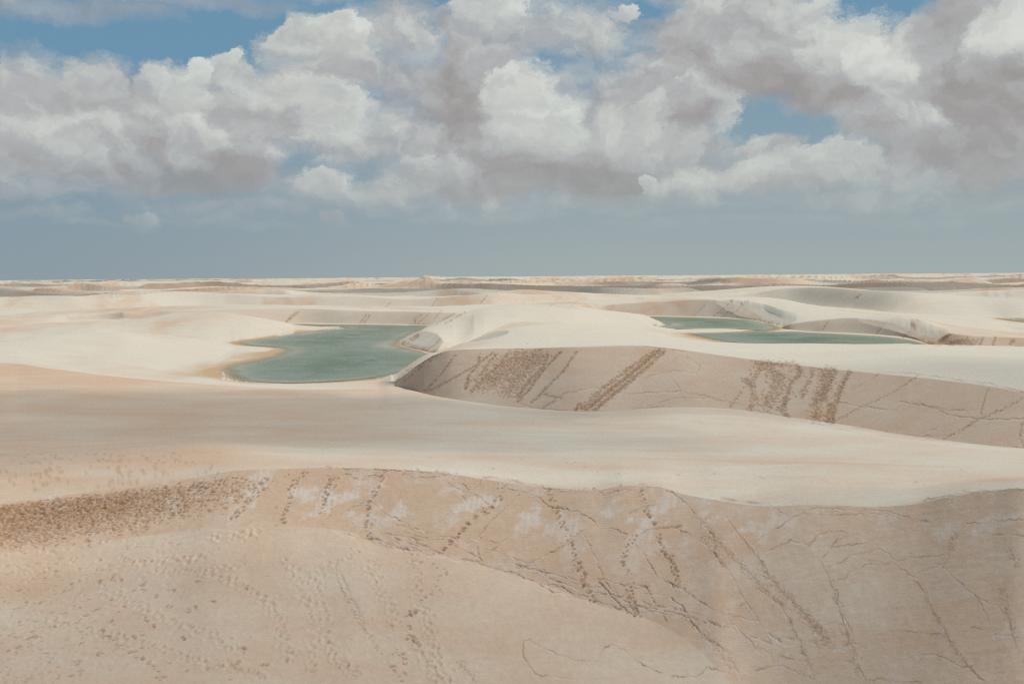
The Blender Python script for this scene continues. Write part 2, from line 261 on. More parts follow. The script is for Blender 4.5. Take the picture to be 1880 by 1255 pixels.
L_J = [(0,583,'z',-25.5,0),(150,577,'z',-24,0),(260,572,'s',.3,.3),(330,570,'s',.4,.6),(440,567,'s',.5,.7),(540,567,'s',.55,.7),(640,569,'s',.58,.7),(740,572,'s',.58,.7),(850,574,'s',.5,.6),(950,568,'s',.45,.7),(1010,563,'s',.45,.8),(1060,560,'s',.5,.8),(1120,558,'s',.55,.8),(1200,554,'s',.6,.8),(1300,549,'s',.6,.8),(1350,549,'s',.6,.8),(1385,556,'s',.55,.6),(1415,578,'s',.5,.5),(1445,594,'s',.5,.6),(1480,590,'s',.58,.7),(1560,584,'s',.6,.7),(1640,585,'s',.6,.7),(1690,592,'s',.6,.8),(1740,610,'s',.6,.9),(1800,616,'s',.6,1),(1880,619,'s',.6,1)]
L_J2 = [(0,580,'r',980,0),(100,570,'r',980,0),(170,568,'r',990,0),(300,562,'r',1000,0),(450,559,'r',1010,0),(600,561,'r',1010,0),(750,563,'r',1000,0),(850,560,'r',1000,0),(950,557,'r',1010,0),(1060,553,'r',1020,0),(1200,550,'r',1020,0),(1300,545.5,'r',1010,0),(1380,546,'r',985,0),(1440,551,'r',950,0),(1500,561,'r',910,0),(1600,572,'r',860,0),(1700,579,'r',830,0),(1800,587,'r',810,0),(1880,598,'r',790,0)]
L_K1 = [(0,574,'z',-28,.6),(200,570,'z',-28,.6),(380,566,'z',-29,.6),(500,565,'z',-29,.6),(750,564,'z',-29,.7),(900,562,'z',-28,.6),(1010,556,'z',-28,.4),(1200,552,'z',-28,.2),(1400,556,'z',-29,.3),(1560,566,'z',-29,.5),(1650,574,'z',-29,.4),(1760,578,'z',-29.5,.1),(1820,583,'z',-31.0,.1),(1880,589,'z',-31.5,.1)]
L_K = [(0,548,'s',.15,.2),(60,543,'s',.2,.3),(130,543,'s',.3,.5),(190,549,'s',.25,.2),(260,540,'s',.2,.1),(330,536,'s',.25,.1),(400,538,'s',.35,.4),(450,541,'s',.45,.7),(520,545,'s',.5,.7),(640,543,'s',.5,.6),(750,549,'s',.5,.6),(870,541,'s',.5,.6),(915,538,'s',.5,.7),(960,540,'s',.5,.7),(1010,541,'s',.5,.7),(1060,543,'s',.4,.4),(1110,545,'s',.3,.2),(1170,545,'s',.2,0),(1300,543,'s',.2,0),(1390,537,'s',.2,.2),(1440,529,'s',.25,.4),(1500,527,'s',.3,.5),(1580,532,'s',.3,.5),(1680,537,'s',.25,.4),(1780,543,'s',.12,.1),(1880,548,'s',.10,.1)]
HALF = math.radians(23.8)
NC_IN = 1180
th_in = np.linspace(-HALF, HALF, NC_IN)
th_out = HALF + (math.pi - HALF) * (np.linspace(0, 1, 46)[1:] ** 1.6)
TH = np.concatenate([-th_out[::-1], th_in, th_out])
NCOL = len(TH)

def process(knots, prev=None):
    """knots -> r(theta), tan(theta), sharp(theta); slope knots need the neighbouring line given as function"""
    a, t, rr, s = [], [], [], []
    for (px, py, mode, v, sh) in knots:
        A, T = az_tan(px, py); A = float(A); T = float(T)
        if mode == 'r': r = v
        elif mode == 'z': r = v / T
        else:
            r1 = float(np.interp(A, TH, prev[0])); t1 = float(np.interp(A, TH, prev[1])); z1 = r1 * t1
            if v > 0 and mode == 's':      # going away and up from prev:  T*r = z1 + v*(r-r1)
                r = (z1 - v * r1) / (T - v)
        a.append(A); t.append(T); rr.append(r); s.append(sh)
    return finish(a, t, rr, s)
def finish(a, t, rr, s):
    am = [-math.pi] + a + [math.pi]
    f = lambda v: [0.5 * (v[0] + v[-1])] + list(v) + [0.5 * (v[0] + v[-1])]
    lr = np.log(np.array(rr))
    return (np.exp(pchip(am, f(list(lr)), TH)), pchip(am, f(t), TH), np.clip(pchip(am, f(s), TH), 0, 1))
def process_down(knots, nxt):
    """toe line given the crest beyond it: slope mode means the face falls from the crest towards the eye"""
    a, t, rr, s = [], [], [], []
    for (px, py, mode, v, sh) in knots:
        A, T = az_tan(px, py); A = float(A); T = float(T)
        r1 = float(np.interp(A, TH, nxt[0])); z1 = r1 * float(np.interp(A, TH, nxt[1]))
        r = (z1 - v * r1) / (T - v)
        a.append(A); t.append(T); rr.append(r); s.append(sh)
    return finish(a, t, rr, s)

one = np.ones(NCOL)
l0 = (3.0 * one, -36.0 / 3.0 * one, 0 * one)
l0b = (30.0 * one, -34.5 / 30.0 * one, 0 * one)
lA = process(L_A); lC = process(L_C); lB = process_down(L_B, lC)
lD = process(L_D); lE = process(L_E); lF = process(L_F, lE); lF2 = process(L_F2, lF); lG = process(L_G)
lG2 = process(L_G2); lH = process(L_H); lH3 = process(L_H3); lI = process(L_I); lJ = process(L_J, lI); lJ2 = process(L_J2)
lK1 = process(L_K1); lK = process(L_K, lK1)
lines = [l0, l0b, lA, lB, lC, lD, lE, lF, lF2, lG, lG2, lH, lH3, lI, lJ, lJ2, lK1, lK]
rows = [4, 10, 190, 245, 45, 95, 110, 26, 28, 16, 26, 28, 16, 28, 18, 16, 18]
names = ['0', '0b', 'A', 'B', 'C', 'D', 'E', 'F', 'F2', 'G', 'G2', 'H', 'H3', 'I', 'J', 'J2', 'K1', 'K']
Rk = np.array([l[0] for l in lines]); Tk = np.array([l[1] for l in lines]); Sk = np.array([l[2] for l in lines])
Zk = Rk * Tk
for k in range(1, len(lines)):            # keep the lines in order
    mn = Rk[k-1] * 1.004 + 0.3
    bad = Rk[k] < mn
    if bad.any(): print('ORDER', names[k], int(bad.sum()), 'of', NCOL)
    Rk[k] = np.maximum(Rk[k], mn)
# slopes
sec = np.diff(Zk, axis=0) / np.diff(Rk, axis=0)
h = np.diff(Rk, axis=0)
ms = np.zeros_like(Zk)
a, b = sec[:-1], sec[1:]; ha, hb = h[:-1], h[1:]
ms[1:-1] = (a * hb + b * ha) / (ha + hb)
lim = 2.5 * np.minimum(np.abs(a), np.abs(b)) + 0.02
ms[1:-1] = np.clip(ms[1:-1], -lim, lim)
ms[0] = sec[0]; ms[-1] = sec[-1] * 0.5
asharp = np.zeros((len(lines) - 2, 1)); asharp[[names.index(q_) - 1 for q_ in ('E', 'F', 'F2')]] = 1
Sk[1:-1] = np.maximum(Sk[1:-1], asharp * sstep(np.abs(a - b), 0.12, 0.35))
near = ms.copy(); far = ms.copy()
near[1:] = ms[1:] * (1 - Sk[1:]) + sec * Sk[1:]
far[:-1] = ms[:-1] * (1 - Sk[:-1]) + sec * Sk[:-1]
RR, ZZ, SEG, LINE_ROW = [], [], [], {}
n = 0
for k in range(len(lines) - 1):
    LINE_ROW[names[k]] = n
    for j in range(rows[k]):
        u = j / rows[k]
        if names[k] == 'D': u = u ** 1.25
        if names[k] in ('0b', '0'): u = u
        hh = h[k]
        z = Zk[k] * (2*u**3 - 3*u**2 + 1) + hh * far[k] * (u**3 - 2*u**2 + u) + Zk[k+1] * (-2*u**3 + 3*u**2) + hh * near[k+1] * (u**3 - u**2)
        RR.append(Rk[k] + u * hh); ZZ.append(z); SEG.append(k); n += 1
LINE_ROW['K'] = n
# far field, spaced so that each row is about half a pixel apart, out to 26 km
rl, zl = Rk[-1], Zk[-1]
NF = 285
rmax = 26000.0
for j in range(NF):
    u = j / (NF - 1)
    inv = 1 / rl * (1 - u) + 1 / rmax * u
    g = (1 / inv) * 0.72 + 0.28 * rl * (rmax / rl) ** u
    RR.append(g); ZZ.append(np.full(NCOL, np.nan)); SEG.append(99); n += 1
RR = np.array(RR); ZZ = np.array(ZZ); SEG = np.array(SEG)
NR = n
X = RR * np.sin(TH)[None]; Y = RR * np.cos(TH)[None]
TT = np.broadcast_to(TH[None], RR.shape)

# ---- far procedural dunes: steep face towards the eye, long back
def far_dunes(x, y):
    out = 0
    for (lam, amp, sd) in ((560.0, 15.0, 3), (300.0, 11.0, 11), (900.0, 10.0, 29)):
        ph = y / lam + 1.1 * gnoise(x / (lam * 1.0) + 7, y / (lam * 2.6), sd) + 0.35 * gnoise(x / (lam * .45), y / (lam * 1.1), sd + 1)
        t = ph - np.floor(ph)
        rise = 0.07
        prof = np.where(t < rise, t / rise, (1 - (t - rise).clip(0, 1) / (1 - rise)) ** 1.25)
        m = np.clip(0.55 + 1.25 * gnoise(x / (lam * .85), y / (lam * 1.2), sd + 5), 0.0, 1.35)
        out = out + amp * m * (prof - 0.3)
    return out
fi = LINE_ROW['K']
xf, yf, rf = X[fi:], Y[fi:], RR[fi:]
base = -27.0 + 11.0 * sstep(rf, 2500, 10000) + 8.0 * fbm(xf / 2200, yf / 2600, 2, 90)
zd = base + far_dunes(xf, yf) * (1 - 0.55 * sstep(rf, 5000, 11000))
for (hx, hr, hw, hd, hh, tp) in ((62, 1400, 92, 60, 17, 0.13), (-430, 1500, 120, 70, 12, 0.1), (330, 1500, 130, 70, 13, -0.1), (620, 1900, 190, 80, 14, 0.1), (-150, 1750, 120, 60, 11, 0.0)):
    u_ = (xf - hx) / hw; v_ = (yf - hr - 0.25 * hd * u_ * u_ * 2) / hd
    zd = np.maximum(zd, -27 + hh * np.exp(-np.abs(u_) ** 2.4) * np.where(v_ < 0, np.clip(1 + v_ * 2.4, 0, 1), np.exp(-v_ / 2.2)))
bl = sstep(rf - rl[None], 0, 260)
ZZ[fi:] = (zl[None] - 0.02 * (rf - rl[None]).clip(0, 300)) * (1 - bl) + zd * bl

# ---- gentle large relief in the near and middle dunes
n_ctl = fi
xc, yc, rc = X[:n_ctl], Y[:n_ctl], RR[:n_ctl]
amp = 0.0026 * rc * (1 - 0.0 * rc)
amp = np.minimum(amp, 1.1)
und = fbm(xc / 34 + 3, yc / 52, 3, 40) * amp * 0.55
for nm, wdt in (('B', .5), ('C', .5), ('E', .6), ('F', .6), ('I', .8), ('J', .6)):   # quiet near the drawn lines
    k = names.index(nm)
    dd = np.abs(rc - Rk[k][None]) / (0.035 * rc + 1.5)
    und = und * (0.25 + 0.75 * (1 - np.exp(-dd * dd)))
ZZ[:n_ctl] += und
# soft wavy dune relief seen in the tan ground left of the lagoon and beyond it
m1 = sstep(rc, 430, 560) * (1 - sstep(rc, 1600, 2000))
wav = fbm(xc / 60 + 9, yc / 95 + 2, 3, 71)
left = (1 - sstep(TT[:n_ctl], -0.30, -0.22)) * sstep(rc, 540, 640) * (1 - sstep(rc, 900, 1000))
ZZ[:n_ctl] += m1 * wav * 0.8 + left * (2.8 * fbm(xc / 38, yc / 75, 3, 72))

# ---- lagoons: shore outlines on the water plane
def poly_w(pts):
    A, T = az_tan([p[0] for p in pts], [p[1] for p in pts]); r = ZW / T
    return np.stack([r * np.sin(A), r * np.cos(A)], 1)
def smooth_closed(P, it=2):
    for _ in range(it):
        Q = np.roll(P, -1, 0); P = np.stack([0.75 * P + 0.25 * Q, 0.25 * P + 0.75 * Q], 1).reshape(-1, 2)
    return P
LAG1 = poly_w([(528,594.2),(560,594.2),(640,594.8),(720,595.6),(772,596.4),(800,597.6),(800,600),(780,606),(762,615),(745,624),(736,632),(742,635.5),(762,640),(792,647),(812,650),(840,662),(840,675),(790,672),(760,682),(724,691),(690,695.5),(640,700),(580,703),(520,704.5),(470,703.5),(430,700),(410,692),(402,684),(400,675),(416,669),(446,663),(480,656.5),(505,648),(517,641),(500,637.5),(475,636),(445,634),(425,630),(432,627),(452,625),(480,621),(520,614),(560,608.5),(600,605),(632,602.3),(618,600.3),(575,598),(545,596)])
LAG2 = poly_w([(1105,579.3),(1128,579.6),(1180,580.2),(1250,581),(1330,583.4),(1385,587),(1408,592),(1432,598),(1440,602),(1425,606.5),(1400,608.5),(1450,608),(1500,609.5),(1600,614.5),(1660,620.5),(1690,626),(1707,632),(1706,640),(1600,650),(1420,640),(1330,628),(1280,619),(1252,611.5),(1290,611),(1330,610),(1370,608),(1385,605.5),(1330,602.5),(1260,603.5),(1205,605.5),(1190,604),(1205,598),(1225,594),(1190,590.5),(1140,587)])
LAG3 = poly_w([(1826,584.2),(1850,584.8),(1900,585.5),(1930,590),(1900,594),(1870,590.5),(1842,587.5)])
def sdist(px_, py_, P):
    d2 = np.full(px_.shape, 1e18); ins = np.zeros(px_.shape, bool)
    n_ = len(P)
    for i in range(n_):
        a = P[i]; b = P[(i + 1) % n_]; ab = b - a
        t = np.clip(((px_ - a[0]) * ab[0] + (py_ - a[1]) * ab[1]) / (ab @ ab + 1e-12), 0, 1)
        dx = px_ - a[0] - t * ab[0]; dy = py_ - a[1] - t * ab[1]
        d2 = np.minimum(d2, dx * dx + dy * dy)
        c = ((a[1] > py_) != (b[1] > py_))
        if abs(b[1] - a[1]) > 1e-12:
            ins ^= c & (px_ < ab[0] * (py_ - a[1]) / (b[1] - a[1]) + a[0])
    d = np.sqrt(d2); return np.where(ins, -d, d)
SDF = np.full(ZZ.shape, 1e3)
WREG = []
for nm, P, (ka, kb) in (('lagoon', smooth_closed(LAG1), ('E', 'J')), ('lagoon', smooth_closed(LAG2), ('G', 'J')), ('lagoon', smooth_closed(LAG3, 1), ('J', 'K'))):
    i0 = LINE_ROW[ka]; i1 = LINE_ROW[kb] + 6
    thp = np.arctan2(P[:, 0], P[:, 1]); c0_ = max(0, np.searchsorted(TH, thp.min() - 0.06)); c1_ = min(NCOL, np.searchsorted(TH, thp.max() + 0.06))
    sl = (slice(i0, i1), slice(c0_, c1_))
    d = sdist(X[sl], Y[sl], P)
    d = d + 0.8 * fbm(X[sl] / 9, Y[sl] / 14, 2, 55)
    SDF[sl] = np.minimum(SDF[sl], d)
    z = ZZ[sl]
    out = np.minimum(z, ZW + 0.62 * d + 0.15)
    out = np.maximum(out, ZW + np.minimum(0.035 * d, 0.5))
    inn = ZW - np.minimum(0.05 * np.abs(d), 2.2)
    ZZ[sl] = np.where(d > 0, out, inn)
    WREG.append((nm, sl, d))

PXX, PYY = project(X, Y, ZZ)

# ------------------------------------------------------------------ marks in the sand: stamps cut into the surface
DISP = np.zeros_like(ZZ); DAMP_SHADE = np.zeros_like(ZZ); LIT_RIM = np.zeros_like(ZZ)  # height, dug-up damp sand with painted crack shade, painted lit rims
in0, in1 = 45, 45 + NC_IN
cumin = np.minimum.accumulate(np.where(np.arange(NR)[:, None] < LINE_ROW['A'] - 2, 1e6, PYY), axis=0)
def locate(px, py):
    A, _ = az_tan(px, py)
    ci = np.clip(np.searchsorted(TH, A), 1, NCOL - 2)
    ri = np.array([np.searchsorted(-cumin[:, c], -p) for c, p in zip(ci, py)])
    return ri, ci
def stamp(px, py, rad, depth, damp_shade=0.0, rim=0.0, elong=1.0, ang=None, pale=0.0):
    px = np.atleast_1d(np.asarray(px, float)); py = np.atleast_1d(np.asarray(py, float)); m = len(px)
    rad = np.broadcast_to(rad, (m,)); depth = np.broadcast_to(depth, (m,)); damp_shade = np.broadcast_to(damp_shade, (m,))
    ri, ci = locate(px, py)
    ang = rng.uniform(0, math.pi, m) if ang is None else np.broadcast_to(ang, (m,))
    for q_ in range(m):
        r, c = int(ri[q_]), int(ci[q_])
        if r >= NR - 3 or r < 3 or not (in0 - 2 < c < in1 + 2): continue
        rd = rad[q_]; ext = rd * 1.9 * max(elong, 1)
        dc = abs(TH[c+1] - TH[c]) * RR[r, c]
        wc = int(min(24, math.ceil(ext / dc)))
        dr = max(0.02, math.sqrt((RR[r+1, c] - RR[r, c]) ** 2 + (ZZ[r+1, c] - ZZ[r, c]) ** 2))
        dr = min(dr, max(0.02, math.sqrt((RR[r, c] - RR[r-1, c]) ** 2 + (ZZ[r, c] - ZZ[r-1, c]) ** 2)))
        if dr > 1.3 * rd: tint_only = True
        else: tint_only = False
        wr = int(min(30, math.ceil(ext / dr)))
        s = (slice(max(0, r - wr), r + wr + 1), slice(max(0, c - wc), c + wc + 1))
        A_, T_ = az_tan(px[q_], py[q_]); r0_ = RR[r, c]
        x0, y0, z0 = r0_ * math.sin(A_), r0_ * math.cos(A_), ZZ[r, c]
        ex = X[s] - x0; ey = (Y[s] - y0); ez = ZZ[s] - z0
        # in-surface coordinates: across and along the fall line
        v_ = np.sign(ey) * np.sqrt(ey * ey + ez * ez)
        ca, sa = math.cos(ang[q_]), math.sin(ang[q_])
        uu = (ex * ca + v_ * sa) / (rd * elong); vv = (-ex * sa + v_ * ca) / rd
        d2 = uu * uu + vv * vv
        g = np.exp(-d2 * 1.1)
        if not tint_only: DISP[s] += -depth[q_] * g
        if rim and not tint_only: DISP[s] += depth[q_] * rim * np.exp(-(np.sqrt(d2) - 1.55) ** 2 * 4)
        if damp_shade[q_]: DAMP_SHADE[s] = np.maximum(DAMP_SHADE[s], damp_shade[q_] * np.exp(-d2 * 1.5))
        if pale: LIT_RIM[s] = np.maximum(LIT_RIM[s], pale * np.exp(-d2 * 0.6))
def resample(pts, step):
    P = np.array(pts, float); d = np.r_[0, np.cumsum(np.hypot(*np.diff(P, axis=0).T))]
    n_ = max(2, int(d[-1] / step) + 1); t = np.linspace(0, d[-1], n_)
    return np.interp(t, d, P[:, 0]), np.interp(t, d, P[:, 1])
def crack(pts, rad=0.10, depth=0.09, damp_shade=0.5, wob=2.2, step=0.9, seed=0, gaps=0.12):
    x, y = resample(pts, step)
    t = np.arange(len(x)) * step
    o = rng.uniform(0, 999)
    x = x + wob * (gnoise(t / 13, t * 0 + o) + 0.6 * gnoise(t / 4.5, t * 0 + o + 5)); y = y + wob * (gnoise(t / 11, t * 0 + o + 9) + 0.6 * gnoise(t / 4, t * 0 + o + 15))
    st = 0.65 + 0.7 * gnoise(t / 25, t * 0 + o + 33)
    keep = st > gaps
    st = np.clip(st, 0.25, 1.2)[keep]
    stamp(x[keep], y[keep], rad * (0.7 + 0.4 * st), depth * st, damp_shade * st)  # shade of the crack is painted brown along the groove
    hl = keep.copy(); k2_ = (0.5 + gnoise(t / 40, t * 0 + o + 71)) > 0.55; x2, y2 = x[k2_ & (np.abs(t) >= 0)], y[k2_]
    if len(x2): stamp(x2 - .5, y2 + 2.0 * (rad / .06) ** .5, rad * 0.9, -depth * 0.5, 0.0, pale=0.8)  # sunlit crack edge painted as a pale rim
def scarp(pts, drop=0.12, **k):
    crack(pts, **k)
def trail(pts, step=9.0, off=3.2, rad=0.17, depth=0.10, damp_shade=0.7, rim=0.35, jit=1.3, lanes=1, size_var=0.3, el=1.5, dprob=1.0):
    for ln in range(lanes):
        x, y = resample(pts, step)
        n_ = len(x); sx = np.gradient(x); sy = np.gradient(y); L = np.hypot(sx, sy) + 1e-6
        s = (np.arange(n_) % 2 * 2 - 1) * off + (rng.normal(0, off * 1.6, n_) if lanes > 1 else 0)
        x = x - sy / L * s + rng.normal(0, jit, n_); y = y + sx / L * s * 0.55 + rng.normal(0, jit, n_)
        k = rng.uniform(1 - size_var, 1 + size_var, n_)
        dm = damp_shade * (rng.random(n_) < dprob)
        stamp(x, y, rad * k, depth * k, dm * rng.uniform(0.6, 1.1, n_), rim, el, ang=rng.normal(0.9, 0.5, n_))
Z4 = lambda *p: [(600 + a / 2.892, 840 + b / 2.892) for a, b in p]
Z5 = lambda *p: [(1230 + a / 2.892, 840 + b / 2.892) for a, b in p]
Z3 = lambda *p: [(a / 2.686, 840 + b / 2.686) for a, b in p]
Z2 = lambda *p: [(940 + a / 2, 480 + b / 2) for a, b in p]
Z1 = lambda *p: [(a / 2, 480 + b / 2) for a, b in p]

# slump cracks on the near slip face
for p in (
 Z4((0,52),(120,60),(400,70),(560,78),(640,82)), Z4((830,102),(1000,128),(1180,162),(1340,176),(1440,170),(1470,200),(1520,178),(1600,168),(1680,148),(1780,165),(1840,190),(1880,220)),
 Z4((0,96),(60,100),(100,80),(170,120),(240,92),(300,100)), Z4((400,80),(450,108),(520,104),(560,100),(640,82),(700,130),(760,170),(800,150),(830,105)), Z4((640,130),(700,165),(740,185),(800,195),(850,240)),
 Z4((230,228),(320,300),(430,352),(460,390),(480,460)), Z4((75,300),(130,262),(210,235)), Z4((1020,195),(930,280),(850,350),(800,440),(800,500),(820,550)), Z4((720,200),(760,245),(820,290)),
 Z4((980,410),(920,460),(840,510),(800,520)), Z4((960,160),(1100,200),(1190,258),(1330,285),(1420,335),(1450,375),(1530,378),(1590,405)), Z4((1600,300),(1680,260),(1750,248)), Z4((1640,420),(1720,380),(1880,360)),
 Z4((1350,390),(1250,470),(1130,530),(1050,580)), Z4((1150,590),(1170,670),(1240,680),(1300,720),(1390,735),(1500,720),(1560,740),(1640,690),(1720,680)), Z4((1640,430),(1700,540),(1760,630),(1880,700)),
 Z4((1340,380),(1400,470),(1450,600),(1500,690),(1560,740)), Z4((1440,650),(1500,720),(1600,830)), Z4((1440,640),(1560,670),(1690,680),(1740,770),(1800,860)), Z4((1580,780),(1680,820),(1760,810),(1880,830)),
 Z4((1040,970),(1080,965),(1140,1000),(1220,1040),(1270,1050),(1310,1075),(1380,1080),(1425,1100)), Z4((1425,1085),(1460,1040),(1480,1000),(1520,992),(1580,1020),(1650,1080),(1740,1130),(1880,1165)), Z4((1045,975),(1045,1050),(1090,1130),(1140,1160),(1300,1170)),
 Z5((0,175),(60,220),(130,290)), Z5((270,220),(380,238),(500,245),(570,275),(640,318)), Z5((730,275),(800,268),(900,268),(1020,288)), Z5((1030,276),(1110,278),(1200,295),(1300,330),(1380,345),(1440,310),(1500,215)),
 Z5((1340,230),(1480,200),(1600,185),(1720,175),(1880,168)), Z5((440,460),(500,410),(580,370),(640,320),(720,290)), Z5((720,295),(800,300),(1000,300),(1180,298)), Z5((470,525),(540,485),(600,465),(640,438),(740,465),(800,400),(850,390),(950,395)),
 Z5((815,535),(850,480),(900,430),(1000,400)), Z5((860,480),(960,465),(1050,450)), Z5((840,580),(900,560),(960,520),(1110,485),(1150,500),(1200,548),(1300,530),(1460,520)), Z5((1050,540),(1200,565),(1290,635),(1350,600),(1440,570)),
 Z5((860,670),(930,640),(960,600),(1060,565),(1180,570)), Z5((1570,350),(1640,345),(1680,355),(1720,330),(1880,330)), Z5((1450,580),(1500,500),(1540,420),(1580,400),(1880,410)), Z5((1450,580),(1530,660),(1640,750),(1700,880),(1730,960)), Z5((1640,750),(1740,790),(1800,860),(1830,970),(1880,1080)),
 Z5((150,320),(260,450),(340,540),(430,620),(500,700),(580,760)), Z5((50,380),(120,410),(200,470),(260,540),(330,620),(390,740),(470,860),(540,990)), Z5((300,310),(360,400),(440,490),(500,600),(580,700),(660,770)), Z5((440,460),(480,540),(540,650),(600,710)),
 Z5((460,690),(540,740),(600,800),(650,900),(700,1000),(760,1170)), Z5((0,660),(100,720),(200,790),(300,830),(400,850),(470,870)), Z5((300,810),(400,770)), Z5((0,740),(60,780),(120,880),(200,960),(280,1010),(350,1110),(380,1190)), Z5((310,850),(400,940),(450,1000),(540,1040),(700,1080)),
 Z5((800,540),(840,620),(880,740),(920,870),(970,1030),(1040,1190)), Z5((880,700),(930,850),(965,920)), Z5((1290,640),(1340,700),(1420,860),(1500,1000),(1580,1100),(1660,1180)), Z5((1270,1055),(1340,1050),(1400,1040),(1470,1070),(1540,1110),(1600,1110)), Z5((1310,1100),(1350,1060)),
 Z5((890,1010),(940,1000)), Z5((920,1080),(980,1080)), Z5((840,885),(890,870)), Z5((860,930),(905,910)), Z5((1040,1190),(1120,1170),(1200,1190),(1330,1190)), Z5((1230,915),(1350,935),(1440,935)), Z5((450,1130),(520,1110),(600,1105),(700,1150),(760,1170)), Z5((1600,900),(1700,910)), Z5((1720,940),(1820,945)), Z5((0,1160),(140,1160),(200,1110),(300,1140)),
 Z5((0,370),(50,358)), Z5((1200,800),(1230,780)),
): crack(p, rad=0.058, depth=0.060, damp_shade=0.80, wob=2.6)
# ragged foot of the near slip face
crack(Z4((30,380),(80,400),(200,425),(280,435),(340,465),(420,485),(480,490),(560,515),(620,520),(700,540),(800,550),(880,590),(960,605),(1040,630),(1120,665),(1200,710),(1280,735),(1390,760),(1480,780),(1560,800),(1620,830)), rad=0.075, depth=0.05, damp_shade=0.45, wob=3.2)
for k in range(60):                        # small terracettes along the lower part of the face
    t = rng.uniform(0, 1); bx = 680 + 900 * t
    by = float(np.interp(bx, [680, 800, 1000, 1200, 1400, 1600], [985, 1000, 1060, 1120, 1170, 1200])) - abs(rng.normal(0, 16)) + 4
    L_ = rng.uniform(15, 60); a_ = rng.normal(0.25, 0.15)
    crack([(bx, by), (bx + L_ * .5, by + L_ * .5 * a_ + rng.normal(0, 2)), (bx + L_, by + L_ * a_)], rad=0.07, depth=0.035, damp_shade=0.2, wob=2)
# downslope runnels with rubble
for p, nn, sp in ((Z5((130,300),(260,450),(400,600),(520,720),(600,790)), 420, 5), (Z5((0,520),(20,600),(60,690),(130,740)), 90, 2.5), (Z5((480,560),(560,680),(640,750),(720,840),(800,920),(850,960)), 420, 5), (Z5((700,820),(780,920),(830,990)), 300, 6),
                  (Z5((860,640),(880,760),(920,880),(980,1060),(1000,1160)), 160, 4), (Z5((1350,700),(1420,860),(1500,1010),(1600,1120)), 150, 3), (Z5((100,860),(200,950),(300,1040),(320,1150)), 200, 5), (Z4((80,690),(140,780),(180,860)), 90, 3), (Z4((700,1080),(740,1130),(780,1190)), 70, 4),
                  (Z5((1500,520),(1480,460),(1530,380)), 90, 4), (Z5((630,860),(680,970),(740,1110)), 120, 3), (Z5((1800,480),(1860,600)), 60, 4), (Z5((1760,700),(1830,940)), 90, 4), (Z5((180,400),(250,520),(300,570)), 160, 5)):
    x, y = resample(p, 1.0); i = rng.integers(0, len(x), nn)
    stamp(x[i] + rng.normal(0, sp, nn), y[i] + rng.normal(0, sp * .6, nn), rng.uniform(.04, .10, nn), rng.uniform(-.035, .06, nn), rng.uniform(.1, .8, nn))
# footprint trails on the near face and in the hollow
D = dict(rad=0.11, depth=0.085, damp_shade=1.0, rim=0.15, size_var=.5)
for p in (Z4((300,80),(270,150),(225,230),(215,300),(225,360),(220,420)), Z3((1640,90),(1600,180),(1590,280)), Z3((1500,70),(1440,140),(1420,230),(1385,310)), Z3((1310,100),(1270,170),(1200,240),(1140,300))):
    trail(p, 3.6, 3.0, jit=1.7, **D)
trail(Z3((1650,90),(1610,190),(1600,280)), 4, 5, rad=.12, depth=.07, damp_shade=.4, jit=3)
trail(Z4((930,140),(905,230)), 3.5, 3.5, **D)
for c in ((875,262),(835,285),(790,318),(752,350),(722,380),(697,412),(655,455),(618,482)):
    x, y = Z4(c)[0]
    stamp(x + rng.normal(0, 2.4, 7), y + rng.normal(0, 2.6, 7), rng.uniform(.06, .15, 7), rng.uniform(.03, .10, 7), rng.uniform(.6, 1, 7), .15, 1.3)
for p in (Z4((1175,170),(1195,230),(1230,310),(1270,390),(1300,470),(1325,560)), Z4((1660,170),(1690,280),(1750,360)), Z4((1640,410),(1580,500),(1580,570),(1620,660)), Z4((1760,410),(1780,500),(1830,560),(1860,640)), Z5((0,520),(20,600),(50,670))):
    trail(p, 4.2, 2.4, rad=.10, depth=.08, damp_shade=1, rim=.15, jit=1.6, size_var=.5)
trail(Z4((1330,560),(1360,640),(1380,700),(1410,770)), 3, 4, **D)
trail(Z4((1600,690),(1620,760),(1650,840)), 2.4, 4, **D)
trail(Z4((560,570),(640,610),(580,650),(600,700),(545,715)), 9, 4, rad=.12, depth=.06, damp_shade=.8)
for (x0, y0, nn, sp, rr_) in Z3 and [(750,1127,9,4,.22),(762,1124,7,3,.2),(748,1150,7,4,.15),(752,1170,8,4,.2),(760,1178,6,3,.2),(730,1200,7,5,.17),(742,1215,6,5,.16),(718,1224,5,3,.18),(745,1235,4,3,.16),(772,1104,4,3,.17),(740,1251,3,3,.15)]:
    stamp(x0 + rng.normal(0, sp, nn), y0 + rng.normal(0, sp * .8, nn), rr_ * rng.uniform(.35, .75, nn), rng.uniform(.04, .12, nn), rng.uniform(.6, 1, nn), .25, 1.4)
Lt = dict(rad=0.15, depth=0.075, damp_shade=0.0, rim=0.4, el=1.6)
